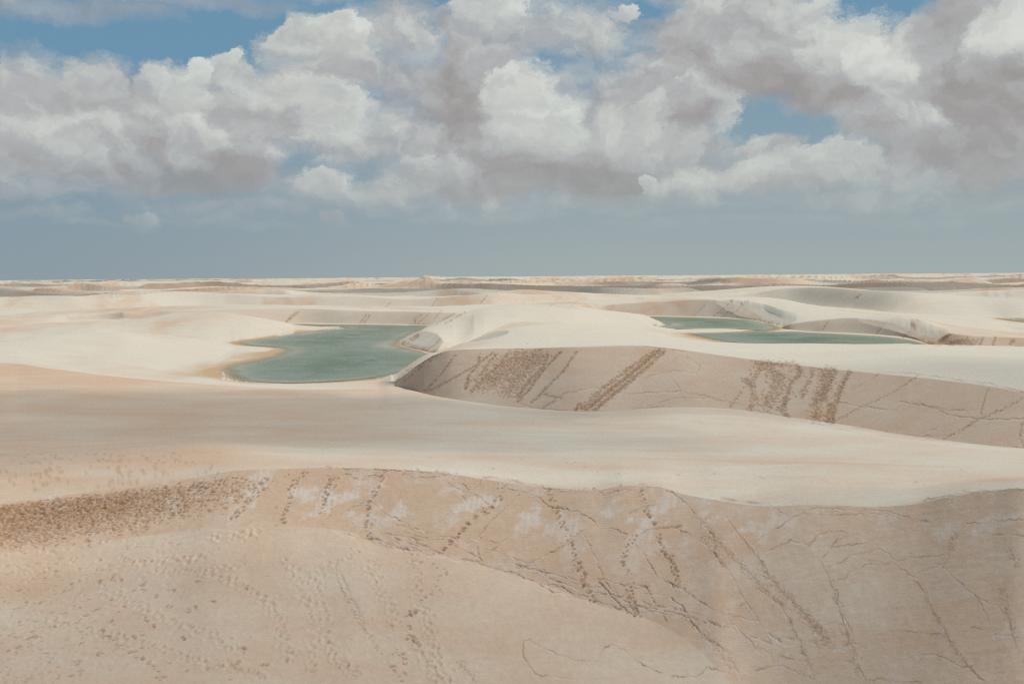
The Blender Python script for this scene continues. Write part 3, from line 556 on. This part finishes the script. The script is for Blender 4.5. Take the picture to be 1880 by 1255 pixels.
for p, ln in ((Z3((1400,500),(1480,600),(1500,700),(1540,800),(1540,950),(1540,1050)), 2), (Z3((1030,560),(1200,640),(1340,720),(1390,850),(1430,1000)), 3), (Z3((240,800),(450,850),(700,910),(950,1000),(1300,1080)), 3), (Z3((500,640),(700,740),(830,800),(970,850),(1200,960)), 2),
              (Z4((440,480),(480,600),(470,700),(500,770)), 2), (Z4((215,560),(260,680),(340,800),(380,900)), 2), (Z4((510,800),(550,950),(590,1100),(620,1190)), 3), (Z3((1560,580),(1640,530),(1750,450)), 2), (Z3((640,520),(900,500),(1000,490)), 2), (Z3((700,600),(760,560),(1000,560),(1160,540)), 1),
              (Z3((1560,580),(1600,860),(1620,960),(1740,1080)), 2), (Z4((480,1000),(540,1120),(580,1190)), 2), (Z4((0,980),(80,1080),(150,1160)), 2), (Z3((1260,360),(1160,400),(1050,380)), 2), (Z3((1850,500),(1860,680)), 1)):
    trail(p, 7.5, 3.2, lanes=ln, jit=1.8, **Lt)
rubble0 = resample(Z4((50,620),(80,700),(150,830),(210,920),(300,1060),(400,1190)), 1.2)
stamp(rubble0[0] + rng.normal(0, 2.2, len(rubble0[0])), rubble0[1] + rng.normal(0, 1.5, len(rubble0[0])), rng.uniform(.07, .13, len(rubble0[0])), rng.uniform(-.02, .05, len(rubble0[0])), np.where(rng.random(len(rubble0[0])) < .3, .5, 0)); crack(Z4((70,620),(110,700),(170,830)), rad=.14, depth=.035, damp_shade=.12, wob=1.6)
trail(Z3((500,860),(620,940),(700,990),(770,1050),(790,1115)), 7, 3, rad=.13, depth=.09, damp_shade=.85)
trail(Z3((540,560),(600,600)), 7, 3, rad=.13, depth=.08, damp_shade=.7)
for c in ((490,615),(555,605),(700,625),(715,652),(770,690),(830,735),(920,758),(965,740),(1045,708),(545,805),(760,828),(720,800),(320,770),(1215,640),(970,605),(485,965),(1160,1018),(1300,1020),(850,650),(900,895),(1200,940),(170,890),(90,930)):
    x, y = Z3(c)[0]; stamp(x + rng.normal(0, 2.5, 4), y + rng.normal(0, 2, 4), rng.uniform(.09, .16, 4), rng.uniform(.05, .11, 4), rng.uniform(.5, .9, 4), .3, 1.4)
# trampled ground: dense dark band on the left and scattered prints in the hollow
def scatter(n_, fn, **k):
    x = rng.uniform(k.pop('x0'), k.pop('x1'), n_); y = rng.uniform(k.pop('y0'), k.pop('y1'), n_)
    m = rng.random(n_) < fn(x, y); x, y = x[m], y[m]; return x, y
def band(x, y):
    top = np.interp(x, [0, 250, 450, 560], [927, 898, 874, 868]); bot = np.interp(x, [0, 250, 450, 560], [1012, 975, 925, 930])
    top = top + 5 * gnoise(x / 22, x * 0, 4); bot = bot + 10 * gnoise(x / 30, x * 0, 6)
    return np.clip((y - top) / 6 + .3, 0, 1) * np.clip((bot - y) / 32 + .15, 0, 1) * (1 - sstep(x + 50 * gnoise(x / 40, y / 20, 8), 200, 540))
x, y = scatter(17000, band, x0=-25, x1=560, y0=855, y1=1020)
stamp(x, y, 0.06 + .14 * rng.random(len(x)) ** 2.0, rng.uniform(.01, .075, len(x)), rng.uniform(.3, 1.25, len(x)) * (1 - .35 * sstep((y - np.interp(x, [0, 250, 450], [925, 892, 870])) / 70, .2, 1)), .12, 1.5)
x, y = scatter(3000, lambda x, y: (1 - sstep(x + (y - 1000) * .35, 60, 420)) * .9, x0=-25, x1=520, y0=990, y1=1275)
dm = np.where(rng.random(len(x)) < .22, rng.uniform(.3, .9, len(x)), 0)
stamp(x, y, 0.06 + .13 * rng.random(len(x)) ** 1.6, rng.uniform(.01, .08, len(x)), dm, .35, 1.6)
x, y = scatter(1100, lambda x, y: 0.25 + .3 * gnoise(x / 60, y / 60, 5), x0=200, x1=900, y0=955, y1=1255)
stamp(x, y, rng.uniform(.09, .17, len(x)), rng.uniform(.01, .05, len(x)), np.where(rng.random(len(x)) < .08, .6, 0), .5, 1.5)
x, y = scatter(900, lambda x, y: 0.35 + .5 * gnoise(x / 60, y / 30, 5), x0=-20, x1=420, y0=830, y1=905)
stamp(x, y, rng.uniform(.10, .18, len(x)), rng.uniform(.01, .05, len(x)), np.where(rng.random(len(x)) < .5, .4, 0), .2, 1.4)
x, y = scatter(260, lambda x, y: 0.5 + .5 * gnoise(x / 40, y / 20, 5), x0=480, x1=1900, y0=835, y1=905)
stamp(x, y, rng.uniform(.08, .15, len(x)), rng.uniform(.01, .04, len(x)), np.where(rng.random(len(x)) < .2, .5, 0), .4, 1.4)
x, y = scatter(900, lambda x, y: np.exp(-((y - np.interp(x, [380, 560, 760], [712, 727, 745])) / 9) ** 2) * .8, x0=420, x1=800, y0=700, y1=765)
stamp(x, y, rng.uniform(.12, .25, len(x)), rng.uniform(.02, .06, len(x)), rng.uniform(0, .35, len(x)), .3, 1.4)

# tracks on the middle slip face
M = dict(rad=0.22, depth=0.08, damp_shade=1.0, rim=0.1, el=1.3)
Z1b = lambda *p: [(470 + a / 4, 490 + b / 4) for a, b in p]
Z6 = lambda *p: [(940 + a / 4, 490 + b / 4) for a, b in p]
def rubble(p, nn, sp, damp_shade=(.5, 1.05), rad=(.12, .30), sy=.5):
    nn = int(nn * 1.15); x, y = resample(p, 1.0); i = rng.integers(0, len(x), nn); o = rng.normal(0, sp, nn)
    stamp(x[i] + o, y[i] + rng.normal(0, sp * sy, nn), rng.uniform(*rad, nn), rng.uniform(.0, .075, nn), rng.uniform(*damp_shade, nn), .1, 1.3)
for p, nn, sp in ((Z1b((1400,590),(1250,690),(1100,770),(1010,850)), 170, 1.2), (Z1b((1380,620),(1200,740),(1080,840)), 80, 1.5), (Z1b((1455,650),(1400,730),(1300,850),(1230,915)), 110, 1.2), (Z1b((1740,630),(1600,730),(1420,830),(1260,918)), 190, 1.4), (Z1b((1640,640),(1640,700),(1560,800),(1540,900)), 150, 1.5),
                  (Z1b((1760,640),(1680,740),(1640,800)), 80, 1.4), (Z1b((1850,640),(1780,720),(1640,850),(1580,918)), 130, 2.0),
                  (Z2((40,335),(-40,400),(-110,460)), 900, 14), (Z2((100,335),(40,400),(-20,480)), 700, 12), (Z2((130,340),(110,390),(60,440),(20,500)), 260, 2.2), (Z2((180,330),(120,390),(60,470),(20,515)), 260, 1.6), (Z2((235,330),(190,400),(130,460),(70,520)), 170, 1.4), (Z2((100,485),(175,500),(110,540)), 60, 1.6),
                  (Z2((540,325),(450,400),(350,480),(270,545)), 800, 2.6), (Z2((560,330),(480,400),(380,480),(300,548)), 500, 2.6), (Z2((520,330),(420,400),(330,470),(255,540)), 300, 3.0), (Z2((250,520),(230,548)), 50, 2),
                  (Z2((900,370),(960,375),(1040,375)), 200, 7), (Z2((930,380),(980,430),(960,480),(930,540)), 360, 9), (Z2((1040,375),(1060,410),(1020,450),(1010,500),(980,550)), 260, 3), (Z2((920,375),(880,440),(890,500),(870,545)), 130, 3), (Z2((850,430),(880,460)), 50, 3), (Z2((1000,500),(1000,560),(1020,575)), 90, 3),
                  (Z2((1150,390),(1150,450),(1120,520),(1115,590)), 360, 7), (Z2((1110,390),(1080,470),(1060,500)), 60, 2.5), (Z2((1180,390),(1160,450),(1130,510)), 220, 4.0), (Z2((1240,400),(1210,460),(1185,530),(1175,600)), 260, 2.2), (Z2((1170,520),(1160,590)), 150, 4)):
    rubble(p, nn, sp)
for p in (Z2((1490,420),(1400,480),(1300,525),(1195,580)), Z2((1880,500),(1800,545),(1720,575),(1640,625),(1575,655)), Z2((1875,590),(1865,640),(1880,680))):
    trail(p, 4.2, 1.0, jit=.7, **M)
for p in (Z2((890,380),(860,450),(800,535)), Z2((1030,380),(1000,460),(960,530)), Z2((1100,385),(1080,460),(1040,500)), Z2((1160,380),(1120,470),(1110,580)), Z2((1230,400),(1180,500))):
    trail(p, 3.6, 1.5, jit=1.5, **M)
for p in (Z2((180,490),(300,460),(420,485),(520,480),(620,475),(700,490),(800,515),(860,530)), Z2((480,430),(540,410),(600,400),(680,410)), Z2((550,390),(620,345)), Z2((640,352),(690,380),(680,420)), Z2((500,530),(600,500),(720,500),(800,520)), Z2((1270,460),(1350,410),(1450,408),(1600,430),(1760,450),(1880,480)),
          Z2((1190,510),(1270,530),(1400,545),(1450,520),(1530,530),(1600,560),(1700,575),(1800,580),(1880,575)), Z2((1420,515),(1500,520),(1600,545),(1730,545)), Z2((1745,465),(1720,560)), Z2((1250,610),(1400,630),(1500,640),(1600,640)), Z2((0,470),(60,460)), Z2((420,380),(400,420)), Z2((1480,640),(1560,610)), Z2((600,440),(640,510)),
          Z2((455,306),(560,318),(640,330)), Z2((130,520),(200,480),(260,470)), Z2((860,540),(960,560),(1100,590),(1250,625),(1400,645),(1560,660),(1700,678),(1880,685)), Z2((0,515),(100,540),(250,550),(400,548),(560,530))):
    crack(p, rad=.14, depth=.085, damp_shade=.6, wob=1.8, step=.8)
# faint tracks on the far slip faces
for p, nn, sp in ((Z1b((320,325),(270,370),(225,405)), 50, .6), (Z1b((300,325),(220,400)), 40, .5), (Z1b((810,350),(765,410)), 40, .5), (Z1b((835,355),(795,408)), 30, .5), (Z1b((1220,350),(1160,380),(1170,415)), 40, .6), (Z1b((1460,340),(1320,420)), 60, .8), (Z1b((1540,330),(1380,420)), 60, 1.0), (Z1b((1280,335),(1190,415)), 30, .5), (Z1b((1360,320),(1300,390)), 24, .4),
                  (Z1b((990,262),(950,293)), 24, .5), (Z1b((1330,235),(1290,290)), 26, .5), (Z1b((1700,210),(1640,275)), 26, .5), (Z1b((1210,500),(1090,580)), 70, 1.6), (Z1b((1350,540),(1250,615)), 30, .6),
                  (Z6((1630,235),(1560,300),(1480,365)), 60, .8), (Z6((1740,238),(1640,330),(1530,370)), 60, .8), (Z6((1530,340),(1600,335)), 26, .8), (Z6((1450,245),(1340,355)), 30, .4), (Z6((360,215),(280,290)), 24, .5), (Z6((480,250),(410,305)), 24, .6),
                  (Z2((1490,230),(1435,278)), 50, .6), (Z2((1160,220),(1140,250)), 26, .5), (Z2((1370,220),(1335,270)), 20, .4), (Z2((1280,122),(1260,137)), 24, 1.5),
                  (Z2((1600,270),(1560,308)), 60, 2.5), (Z2((1690,285),(1680,308)), 60, 8), (Z2((1640,290),(1610,308)), 50, 5), (Z2((1730,280),(1715,308)), 20, .6), (Z2((1775,278),(1765,308)), 20, .5), (Z2((1840,285),(1830,308)), 24, 2), (Z2((1660,285),(1655,305)), 40, 6)):
    rubble(p, nn, sp, damp_shade=(.5, .95), rad=(.3, .55), sy=.3)

# ripples & wind texture too small for the grid are left to the material; mid-size ripples on near ground
rr = RR; slope_tex = np.zeros_like(ZZ)
i1 = LINE_ROW['D']
xs, ys = X[:i1], Y[:i1]
rip = gnoise(xs / 0.55, ys / 1.3, 301) * 0.014 + gnoise(xs / 1.6, ys / 2.6, 302) * 0.022
DISP[:i1] += rip
k1, k2 = LINE_ROW['B'], LINE_ROW['C']
PB, QB = PXX[k1:k2], PYY[k1:k2]
rough_r = sstep(PB, 1250, 1500) * (0.6 + 0.8 * gnoise(PB / 120, QB / 90, 61)).clip(0, 1.4)
DISP[k1:k2] += rough_r * (0.026 * gnoise(X[k1:k2] / 1.3 + QB / 30, QB / 7.5 + X[k1:k2] * .5, 303) + 0.014 * gnoise(X[k1:k2] / .5, QB / 5 + X[k1:k2] * .5, 304))
bt_ = np.interp(PXX, [0, 250, 450, 560], [925, 897, 874, 868]) + 5 * gnoise(PXX / 25, PYY / 12, 81); bb_ = np.interp(PXX, [0, 250, 450, 560], [1008, 962, 915, 900])
bnd = sstep(PYY - bt_, 0, 9) * (1 - sstep(PYY - bb_, -45, 12)) * (1 - sstep(PXX, 180, 470)) * ((np.arange(NR) < LINE_ROW['C'] + 3)[:, None])
DAMP_SHADE = np.maximum(DAMP_SHADE, bnd * (0.62 + 0.6 * gnoise(X / .3, Y / .3, 83) + .3 * gnoise(X / .9, Y / .7, 84)).clip(0, 1))
ZZ += np.clip(DISP, -0.32, 0.25)

# ------------------------------------------------------------------ colour attributes: the sand's own tones, painted crack shade and lit rims
# moist: freshly slid, damper (darker, browner) sand of the slip faces; drift: pale dry sand blown over it, plus painted lit crack rims
MOIST = np.zeros_like(ZZ); DRIFT_LIT = np.zeros_like(ZZ)
def seg_mask(k, lo=0.0):
    m = np.zeros(NR); m[LINE_ROW[names[k]]:LINE_ROW[names[k+1]]] = 1; return m[:, None]
n_mid = fbm(PXX / 150 + 1, PYY / 60 + 4, 4, 210); n_fine = fbm(PXX / 26, PYY / 14, 3, 211)
mB = seg_mask(3) * Sk[4][None] ** .5; MOIST += mB * (0.95 + 0.35 * n_mid)
lowpx = np.clip((PYY - 940) / 120, 0, 1)
dr = sstep(fbm((PXX + 0.5 * (PYY - 900)) / 70 + 11, PYY / 55, 5, 215, .6) + 0.25 * n_fine, -0.04, 0.30)
streak = gnoise((PXX + .15 * PYY) / 5.0, PYY / 60, 216)
hi = np.exp(-((PYY - np.interp(PXX, [450, 900, 1300, 1880], [905, 930, 960, 960])) / 42) ** 2)
DRIFT_LIT += mB * dr * (1 - .45 * sstep(PXX, 1250, 1600)) * (0.45 + 0.85 * hi) * (0.75 + .5 * streak)
mE = seg_mask(6) * Sk[7][None]; MOIST += mE * (0.80 + 0.5 * n_mid)
DRIFT_LIT += mE * 0.35 * sstep(n_mid + .3 * n_fine, 0.0, 0.35)
mI = seg_mask(13) * Sk[13][None]; MOIST += mI * 0.42
MOIST += seg_mask(10) * Sk[11][None] * 0.25
for k in (16,): MOIST += seg_mask(k) * Sk[k+1][None] * 0.35
# hollow floor and trampled left: moister
m0 = np.zeros(NR); m0[:LINE_ROW['B']] = 1
MOIST += m0[:, None] * (0.70 + 0.35 * fbm(PXX / 200, PYY / 110, 3, 220)).clip(0, 1)
tr_ = np.clip(1 - sstep(PXX, 250, 560), 0, 1) * seg_mask(3); MOIST += tr_ * 0.5
pl = (seg_mask(4) + seg_mask(5))
# plateau: stronger tan on the left, wind streaks, swale lines drawn in colour
lf = 1 - sstep(PXX + 1.0 * (PYY - 760), 250, 1050)
sw_ = np.exp(-((PYY - np.interp(PXX, [700, 1000, 1300, 1600, 1880], [846, 853, 866, 884, 880]) - 2 * gnoise(PXX / 60, PYY * 0, 97)) / 5.5) ** 2) * sstep(PXX, 850, 1100) + .7 * np.exp(-((PYY - np.interp(PXX, [700, 1100, 1500, 1880], [838, 838, 850, 862])) / 2.5) ** 2) * sstep(PXX, 700, 1000)
MOIST += pl * (0.30 + 0.28 * sw_ + lf * 0.50 + 0.55 * fbm(PXX / 240 + 2, PYY / 22 + 7, 4, 230)).clip(0, 1)
tn = (1 - sstep(PXX, 330, 520)) * sstep(RR, 640, 720) * (1 - sstep(RR, 960, 1040)); MOIST += tn * (0.35 + 0.8 * fbm(X / 50, Y / 80, 3, 72)).clip(0, 1)
# wind-scoured patches elsewhere
oth = sstep(RR, 300, 420)
MOIST += oth * 0.75 * sstep(fbm(X / 75 + 4 + Y / 400, Y / 210, 5, 240, 0.6), 0.0, 0.45)
fs = sstep(RR, 1400, 2200)
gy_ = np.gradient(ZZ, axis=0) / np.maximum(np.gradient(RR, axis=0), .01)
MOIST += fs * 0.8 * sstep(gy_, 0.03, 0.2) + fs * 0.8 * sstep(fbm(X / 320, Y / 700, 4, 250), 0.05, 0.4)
MOIST = np.clip(MOIST, 0, 1.2); DRIFT_LIT = np.clip(np.maximum(DRIFT_LIT, LIT_RIM), 0, 1)
WETS = np.where(SDF < 900, np.exp(-np.clip(SDF, 0, None) / (2.5 + 16 * sstep(fbm(X / 45, Y / 60, 3, 91), -.1, .5))) * (ZZ > ZW - .3), 0)
WETS *= np.clip(1 - (ZZ - ZW - 0.1) / 1.1, 0, 1)
sl_ = np.hypot(np.gradient(ZZ, axis=0) / np.maximum(np.gradient(RR, axis=0), .01), np.gradient(ZZ, axis=1) / np.maximum(RR * np.gradient(TH)[None], .01))
slm = sl_.copy()
for k in (1, 2, 4, 6, 8): slm[k:] = np.maximum(slm[k:], sl_[:-k]); slm[:-k] = np.maximum(slm[:-k], sl_[k:])
WETS *= 1 - sstep(slm, 0.14, 0.30)
SHORE = np.where(SDF < 900, np.exp(-(np.clip(SDF, -3, None) / 1.6) ** 2), 0) * sstep(sl_, .1, .3)
DAMP_SHADE = np.maximum(DAMP_SHADE, SHORE * .8)

# ------------------------------------------------------------------ materials
def sand_material():
    m = bpy.data.materials.new('sand'); m.use_nodes = True; t = NT(m.node_tree); nt = m.node_tree; nt.nodes.clear()
    tc = nt.nodes.new('ShaderNodeTexCoord').outputs['Object']
    moist = t.attr('moist'); drift_lit = t.attr('drift_lit'); dug_shade = t.attr('dug_shade'); wet = t.attr('wet')
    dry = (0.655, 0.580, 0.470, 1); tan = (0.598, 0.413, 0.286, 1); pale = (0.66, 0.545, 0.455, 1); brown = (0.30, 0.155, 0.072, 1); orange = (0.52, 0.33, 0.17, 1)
    big = t.noise(t.vm('MULTIPLY', tc, (0.012, 0.02, 0.02)), 1.0, 5, 0.55)
    mid = t.noise(t.vm('MULTIPLY', tc, (0.10, 0.22, 0.2)), 1.0, 5, 0.6)
    grain = t.noise(tc, 5.0, 4, 0.7)
    speck = t.noise(tc, 14.0, 3, 0.8)
    stk = t.noise(t.vm('MULTIPLY', tc, (0.022, 0.16, 0.1)), 1.0, 6, 0.62, dist=0.6)
    clod = t.noise(tc, 1.6, 4, 0.7)
    mo = t.math('ADD', moist, t.math('MULTIPLY', t.math('SUBTRACT', mid, 0.5), 0.45), clamp=True)
    mo = t.math('ADD', mo, t.math('MULTIPLY', t.math('SUBTRACT', big, 0.5), 0.35), clamp=True)
    mo = t.math('ADD', mo, t.math('MULTIPLY', t.math('SUBTRACT', stk, 0.5), 0.65), clamp=True)
    c = t.mix(mo, dry, tan)
    c = t.mix(drift_lit, c, pale)
    c = t.mix(t.ramp(wet, 0.05, 0.75, 0, 0.85), c, orange)
    c = t.mix(t.math('MULTIPLY', dug_shade, t.ramp(grain, 0.3, 0.6, 0.65, 1.0)), c, brown)
    v = t.math('MULTIPLY_ADD', t.math('SUBTRACT', grain, 0.5), 0.22, 1.0)
    v = t.math('MULTIPLY_ADD', t.math('SUBTRACT', speck, 0.5), 0.16, v)
    v = t.math('MULTIPLY_ADD', t.math('SUBTRACT', clod, 0.5), 0.30, v)
    c = t.vm('MULTIPLY', c, t.comb(v, v, v))
    bs = nt.nodes.new('ShaderNodeBsdfPrincipled'); t.val(bs.inputs['Base Color'], c)
    t.val(bs.inputs['Roughness'], t.ramp(wet, 0.3, 0.9, 0.95, 0.5)); bs.inputs['Specular IOR Level'].default_value = 0.12
    # wind ripples
    wp = t.vm('ADD', tc, t.vm('SCALE', t.noise(tc, 0.6, 3, 0.5, color=True), scale=0.9))
    wv = nt.nodes.new('ShaderNodeTexWave'); wv.wave_type = 'BANDS'; wv.bands_direction = 'Y'; t.val(wv.inputs['Vector'], wp)
    wv.inputs['Scale'].default_value = 1.1; wv.inputs['Distortion'].default_value = 3.0; wv.inputs['Detail'].default_value = 2
    hgt = t.math('MULTIPLY_ADD', grain, 0.035, t.math('MULTIPLY', wv.outputs['Fac'], 0.010))
    hgt = t.math('MULTIPLY_ADD', speck, 0.012, hgt)
    hgt = t.math('MULTIPLY_ADD', mid, 0.25, hgt)
    hgt = t.math('MULTIPLY_ADD', clod, 0.08, hgt)
    bp = nt.nodes.new('ShaderNodeBump'); bp.inputs['Strength'].default_value = 0.55; bp.inputs['Distance'].default_value = 1.0
    t.val(bp.inputs['Height'], hgt); t.val(bs.inputs['Normal'], bp.outputs[0])
    o = nt.nodes.new('ShaderNodeOutputMaterial'); nt.links.new(bs.outputs[0], o.inputs[0])
    return m
SAND = sand_material()
def water_material():
    m = bpy.data.materials.new('lagoon_water'); m.use_nodes = True; t = NT(m.node_tree); nt = m.node_tree; nt.nodes.clear()
    tc = nt.nodes.new('ShaderNodeTexCoord').outputs['Object']
    dp = t.attr('depth')
    pt = t.noise(t.vm('MULTIPLY', tc, (0.012, 0.010, 1)), 1.0, 4, 0.6)
    st = t.noise(t.vm('MULTIPLY', tc, (0.05, 0.035, 1)), 1.0, 6, 0.7)
    d = t.math('ADD', dp, t.math('MULTIPLY', t.math('SUBTRACT', pt, 0.5), 0.9))
    c = t.mix(t.ramp(d, 0.0, 0.45), (0.42, 0.39, 0.27, 1), (0.175, 0.215, 0.130, 1))
    c = t.mix(t.ramp(d, 0.45, 1.2), c, (0.095, 0.145, 0.068, 1))
    c = t.mix(t.ramp(st, 0.46, 0.62, 0, 0.8), c, (0.225, 0.26, 0.19, 1))
    bs = nt.nodes.new('ShaderNodeBsdfPrincipled'); t.val(bs.inputs['Base Color'], c); bs.inputs['Roughness'].default_value = 0.22
    bs.inputs['IOR'].default_value = 1.33; bs.inputs['Specular IOR Level'].default_value = 0.25
    n1 = t.noise(t.vm('MULTIPLY', tc, (0.55, 1.3, 1)), 1.0, 4, 0.6); n2 = t.noise(t.vm('MULTIPLY', tc, (2.0, 4.5, 1)), 1.0, 3, 0.6)
    hgt = t.math('MULTIPLY_ADD', n1, 0.45, t.math('MULTIPLY', n2, 0.16))
    bp = nt.nodes.new('ShaderNodeBump'); bp.inputs['Strength'].default_value = 0.8; bp.inputs['Distance'].default_value = 1.0
    t.val(bp.inputs['Height'], hgt); t.val(bs.inputs['Normal'], bp.outputs[0])
    # shallow margins let the sand show
    tr = nt.nodes.new('ShaderNodeBsdfTransparent'); mx = nt.nodes.new('ShaderNodeMixShader')
    t.val(mx.inputs[0], t.ramp(dp, -0.01, 0.22, 0.05, 1.0)); nt.links.new(tr.outputs[0], mx.inputs[1]); nt.links.new(bs.outputs[0], mx.inputs[2])
    o = nt.nodes.new('ShaderNodeOutputMaterial'); nt.links.new(mx.outputs[0], o.inputs[0])
    return m
WATER = water_material()

def grid_mesh(name, x, y, z, attrs, mat, facemask=None, label=None, kind='structure'):
    nr, nc = x.shape
    co = np.empty((nr * nc, 3), np.float32); co[:, 0] = x.ravel(); co[:, 1] = y.ravel(); co[:, 2] = z.ravel() + CAM_Z
    idx = np.arange(nr * nc).reshape(nr, nc)
    f = np.stack([idx[:-1, :-1], idx[:-1, 1:], idx[1:, 1:], idx[1:, :-1]], -1)
    f = f.reshape(-1, 4) if facemask is None else f[facemask]
    if facemask is not None:
        used = np.unique(f); remap = np.full(nr * nc, -1); remap[used] = np.arange(len(used)); f = remap[f]; co = co[used]
        attrs = {k: v.ravel()[used] for k, v in attrs.items()}
    f = f[:, ::-1]                    # normals up
    me = bpy.data.meshes.new(name); nf = len(f)
    me.vertices.add(len(co)); me.vertices.foreach_set('co', co.ravel())
    me.loops.add(nf * 4); me.loops.foreach_set('vertex_index', f.astype(np.int32).ravel())
    me.polygons.add(nf); me.polygons.foreach_set('loop_start', np.arange(0, nf * 4, 4, dtype=np.int32))
    me.polygons.foreach_set('loop_total', np.full(nf, 4, np.int32)); me.polygons.foreach_set('use_smooth', np.ones(nf, bool))
    me.update(calc_edges=True)
    for k, v in attrs.items():
        a = me.attributes.new(k, 'FLOAT', 'POINT'); a.data.foreach_set('value', np.ascontiguousarray(v, dtype=np.float32).ravel())
    me.materials.append(mat)
    o = bpy.data.objects.new(name, me); COL.objects.link(o)
    o['kind'] = kind
    if label: o['label'] = label
    return o

def close(a):   # repeat the first column so the ring closes behind the eye
    return np.concatenate([a, a[:, :1]], 1)
A_ = {'moist': MOIST, 'drift_lit': DRIFT_LIT, 'dug_shade': np.clip(DAMP_SHADE, 0, 1), 'wet': WETS}
def part(name, r0_, r1_, label):
    s = slice(r0_, r1_ + 1)
    # TH runs -pi..pi so first and last column coincide; no wrap needed
    grid_mesh(name, X[s], Y[s], ZZ[s], {k: v[s] for k, v in A_.items()}, SAND, label=label)
LR = LINE_ROW
part('sand_hollow', 0, LR['B'], 'trampled pale sand hollow at the foot of the nearest dune')
part('near_dune', LR['B'], LR['E'], 'nearest sand dune with cracked slip face and footprint trails')
part('middle_dune', LR['E'], LR['G2'], 'middle sand dune with dark track marks running down its slip face')
part('lagoon_dunes', LR['G2'], LR['J2'], 'bright cream dunes around the green lagoons')
part('far_dunes', LR['J2'], NR - 1, 'low far dunes reaching to the horizon')

for (nm, sl, d), lab in zip(WREG, ('large green lagoon between pale dunes left of centre', 'narrow green lagoon split by a sandbar on the right', 'small strip of water at the right edge beyond the dunes')):
    x, y = X[sl], Y[sl]
    m = (d < 2.5)
    fm = m[:-1, :-1] & m[1:, :-1] & m[:-1, 1:] & m[1:, 1:]
    if not fm.any(): print('NO WATER', lab); continue
    o = grid_mesh(nm, x, y, np.full_like(x, ZW), {'depth': np.clip(-d / 35.0, -0.2, 1.5)}, WATER, facemask=fm, label=lab)

# ------------------------------------------------------------------ clouds overhead, out of the picture, that shade the ground
def cloud_mat(dens_):
    m = bpy.data.materials.new('cloud'); m.use_nodes = True; nt = m.node_tree; nt.nodes.clear()
    v = nt.nodes.new('ShaderNodeVolumePrincipled'); v.inputs['Color'].default_value = (0.95, 0.95, 0.95, 1)
    v.inputs['Density'].default_value = dens_; v.inputs['Anisotropy'].default_value = 0.3
    o = nt.nodes.new('ShaderNodeOutputMaterial'); nt.links.new(v.outputs[0], o.inputs['Volume'])
    return m
import bmesh
def cloud(gx_, gy_, sx, sy, thick, trans, alt, seed):
    """puffy cloud whose shade falls round the ground point (gx, gy)"""
    t = (alt) / SUN_DIR[2]
    c = Vector((gx_ + SUN_DIR[0] * t, gy_ + SUN_DIR[1] * t, alt))
    bm = bmesh.new(); bmesh.ops.create_icosphere(bm, subdivisions=5, radius=1)
    rs = np.random.default_rng(seed); off = rs.uniform(0, 50, 3)
    from mathutils import noise as mn
    for v in bm.verts:
        p = v.co + Vector(off)
        k = 1 + 0.34 * mn.fractal(p * 1.3, 1, 2, 3) + 0.16 * mn.fractal(p * 4.0, 1, 2, 3)
        v.co = Vector((v.co.x * sx, v.co.y * sy, v.co.z * thick * (1.0 if v.co.z > 0 else 0.45))) * k
    me = bpy.data.meshes.new('cloud'); bm.to_mesh(me); bm.free()
    path = thick * 1.45 / SUN_DIR[2]
    me.materials.append(cloud_mat(-math.log(trans) / path))
    o = bpy.data.objects.new('cloud', me); o.location = c; COL.objects.link(o)
    o['kind'] = 'stuff'; o['label'] = 'fair weather cloud high over the dunes'
CLOUDS = [  # ground x, ground y, half size x, y, thickness, transmission, altitude
 (-72, 215, 85, 100, 70, .58, 420, 1),
 (20, 70, 170, 38, 60, .62, 420, 2), (60, 190, 170, 110, 60, .84, 420, 17),
 (110, 258, 140, 30, 50, .80, 420, 3),
 (-1000, 1950, 520, 420, 170, .34, 1300, 4), (60, 1900, 520, 380, 170, .32, 1300, 5), (760, 2100, 420, 420, 170, .36, 1300, 6),
 (-500, 3100, 620, 480, 190, .32, 1500, 7), (700, 3300, 620, 500, 190, .32, 1500, 8), (1500, 2800, 480, 480, 190, .34, 1500, 11),
 (-1900, 3900, 760, 700, 200, .32, 1700, 12), (2100, 4600, 760, 600, 200, .32, 1800, 13), (300, 5000, 900, 500, 200, .25, 1900, 14),
 (-3500, 8500, 2200, 1300, 400, .3, 3600, 15), (2800, 9500, 2000, 1000, 400, .3, 3900, 16),
 (-260, 560, 70, 45, 50, .7, 420, 9),
 (330, 470, 110, 60, 50, .78, 420, 10),
]
for c in CLOUDS: cloud(*c)
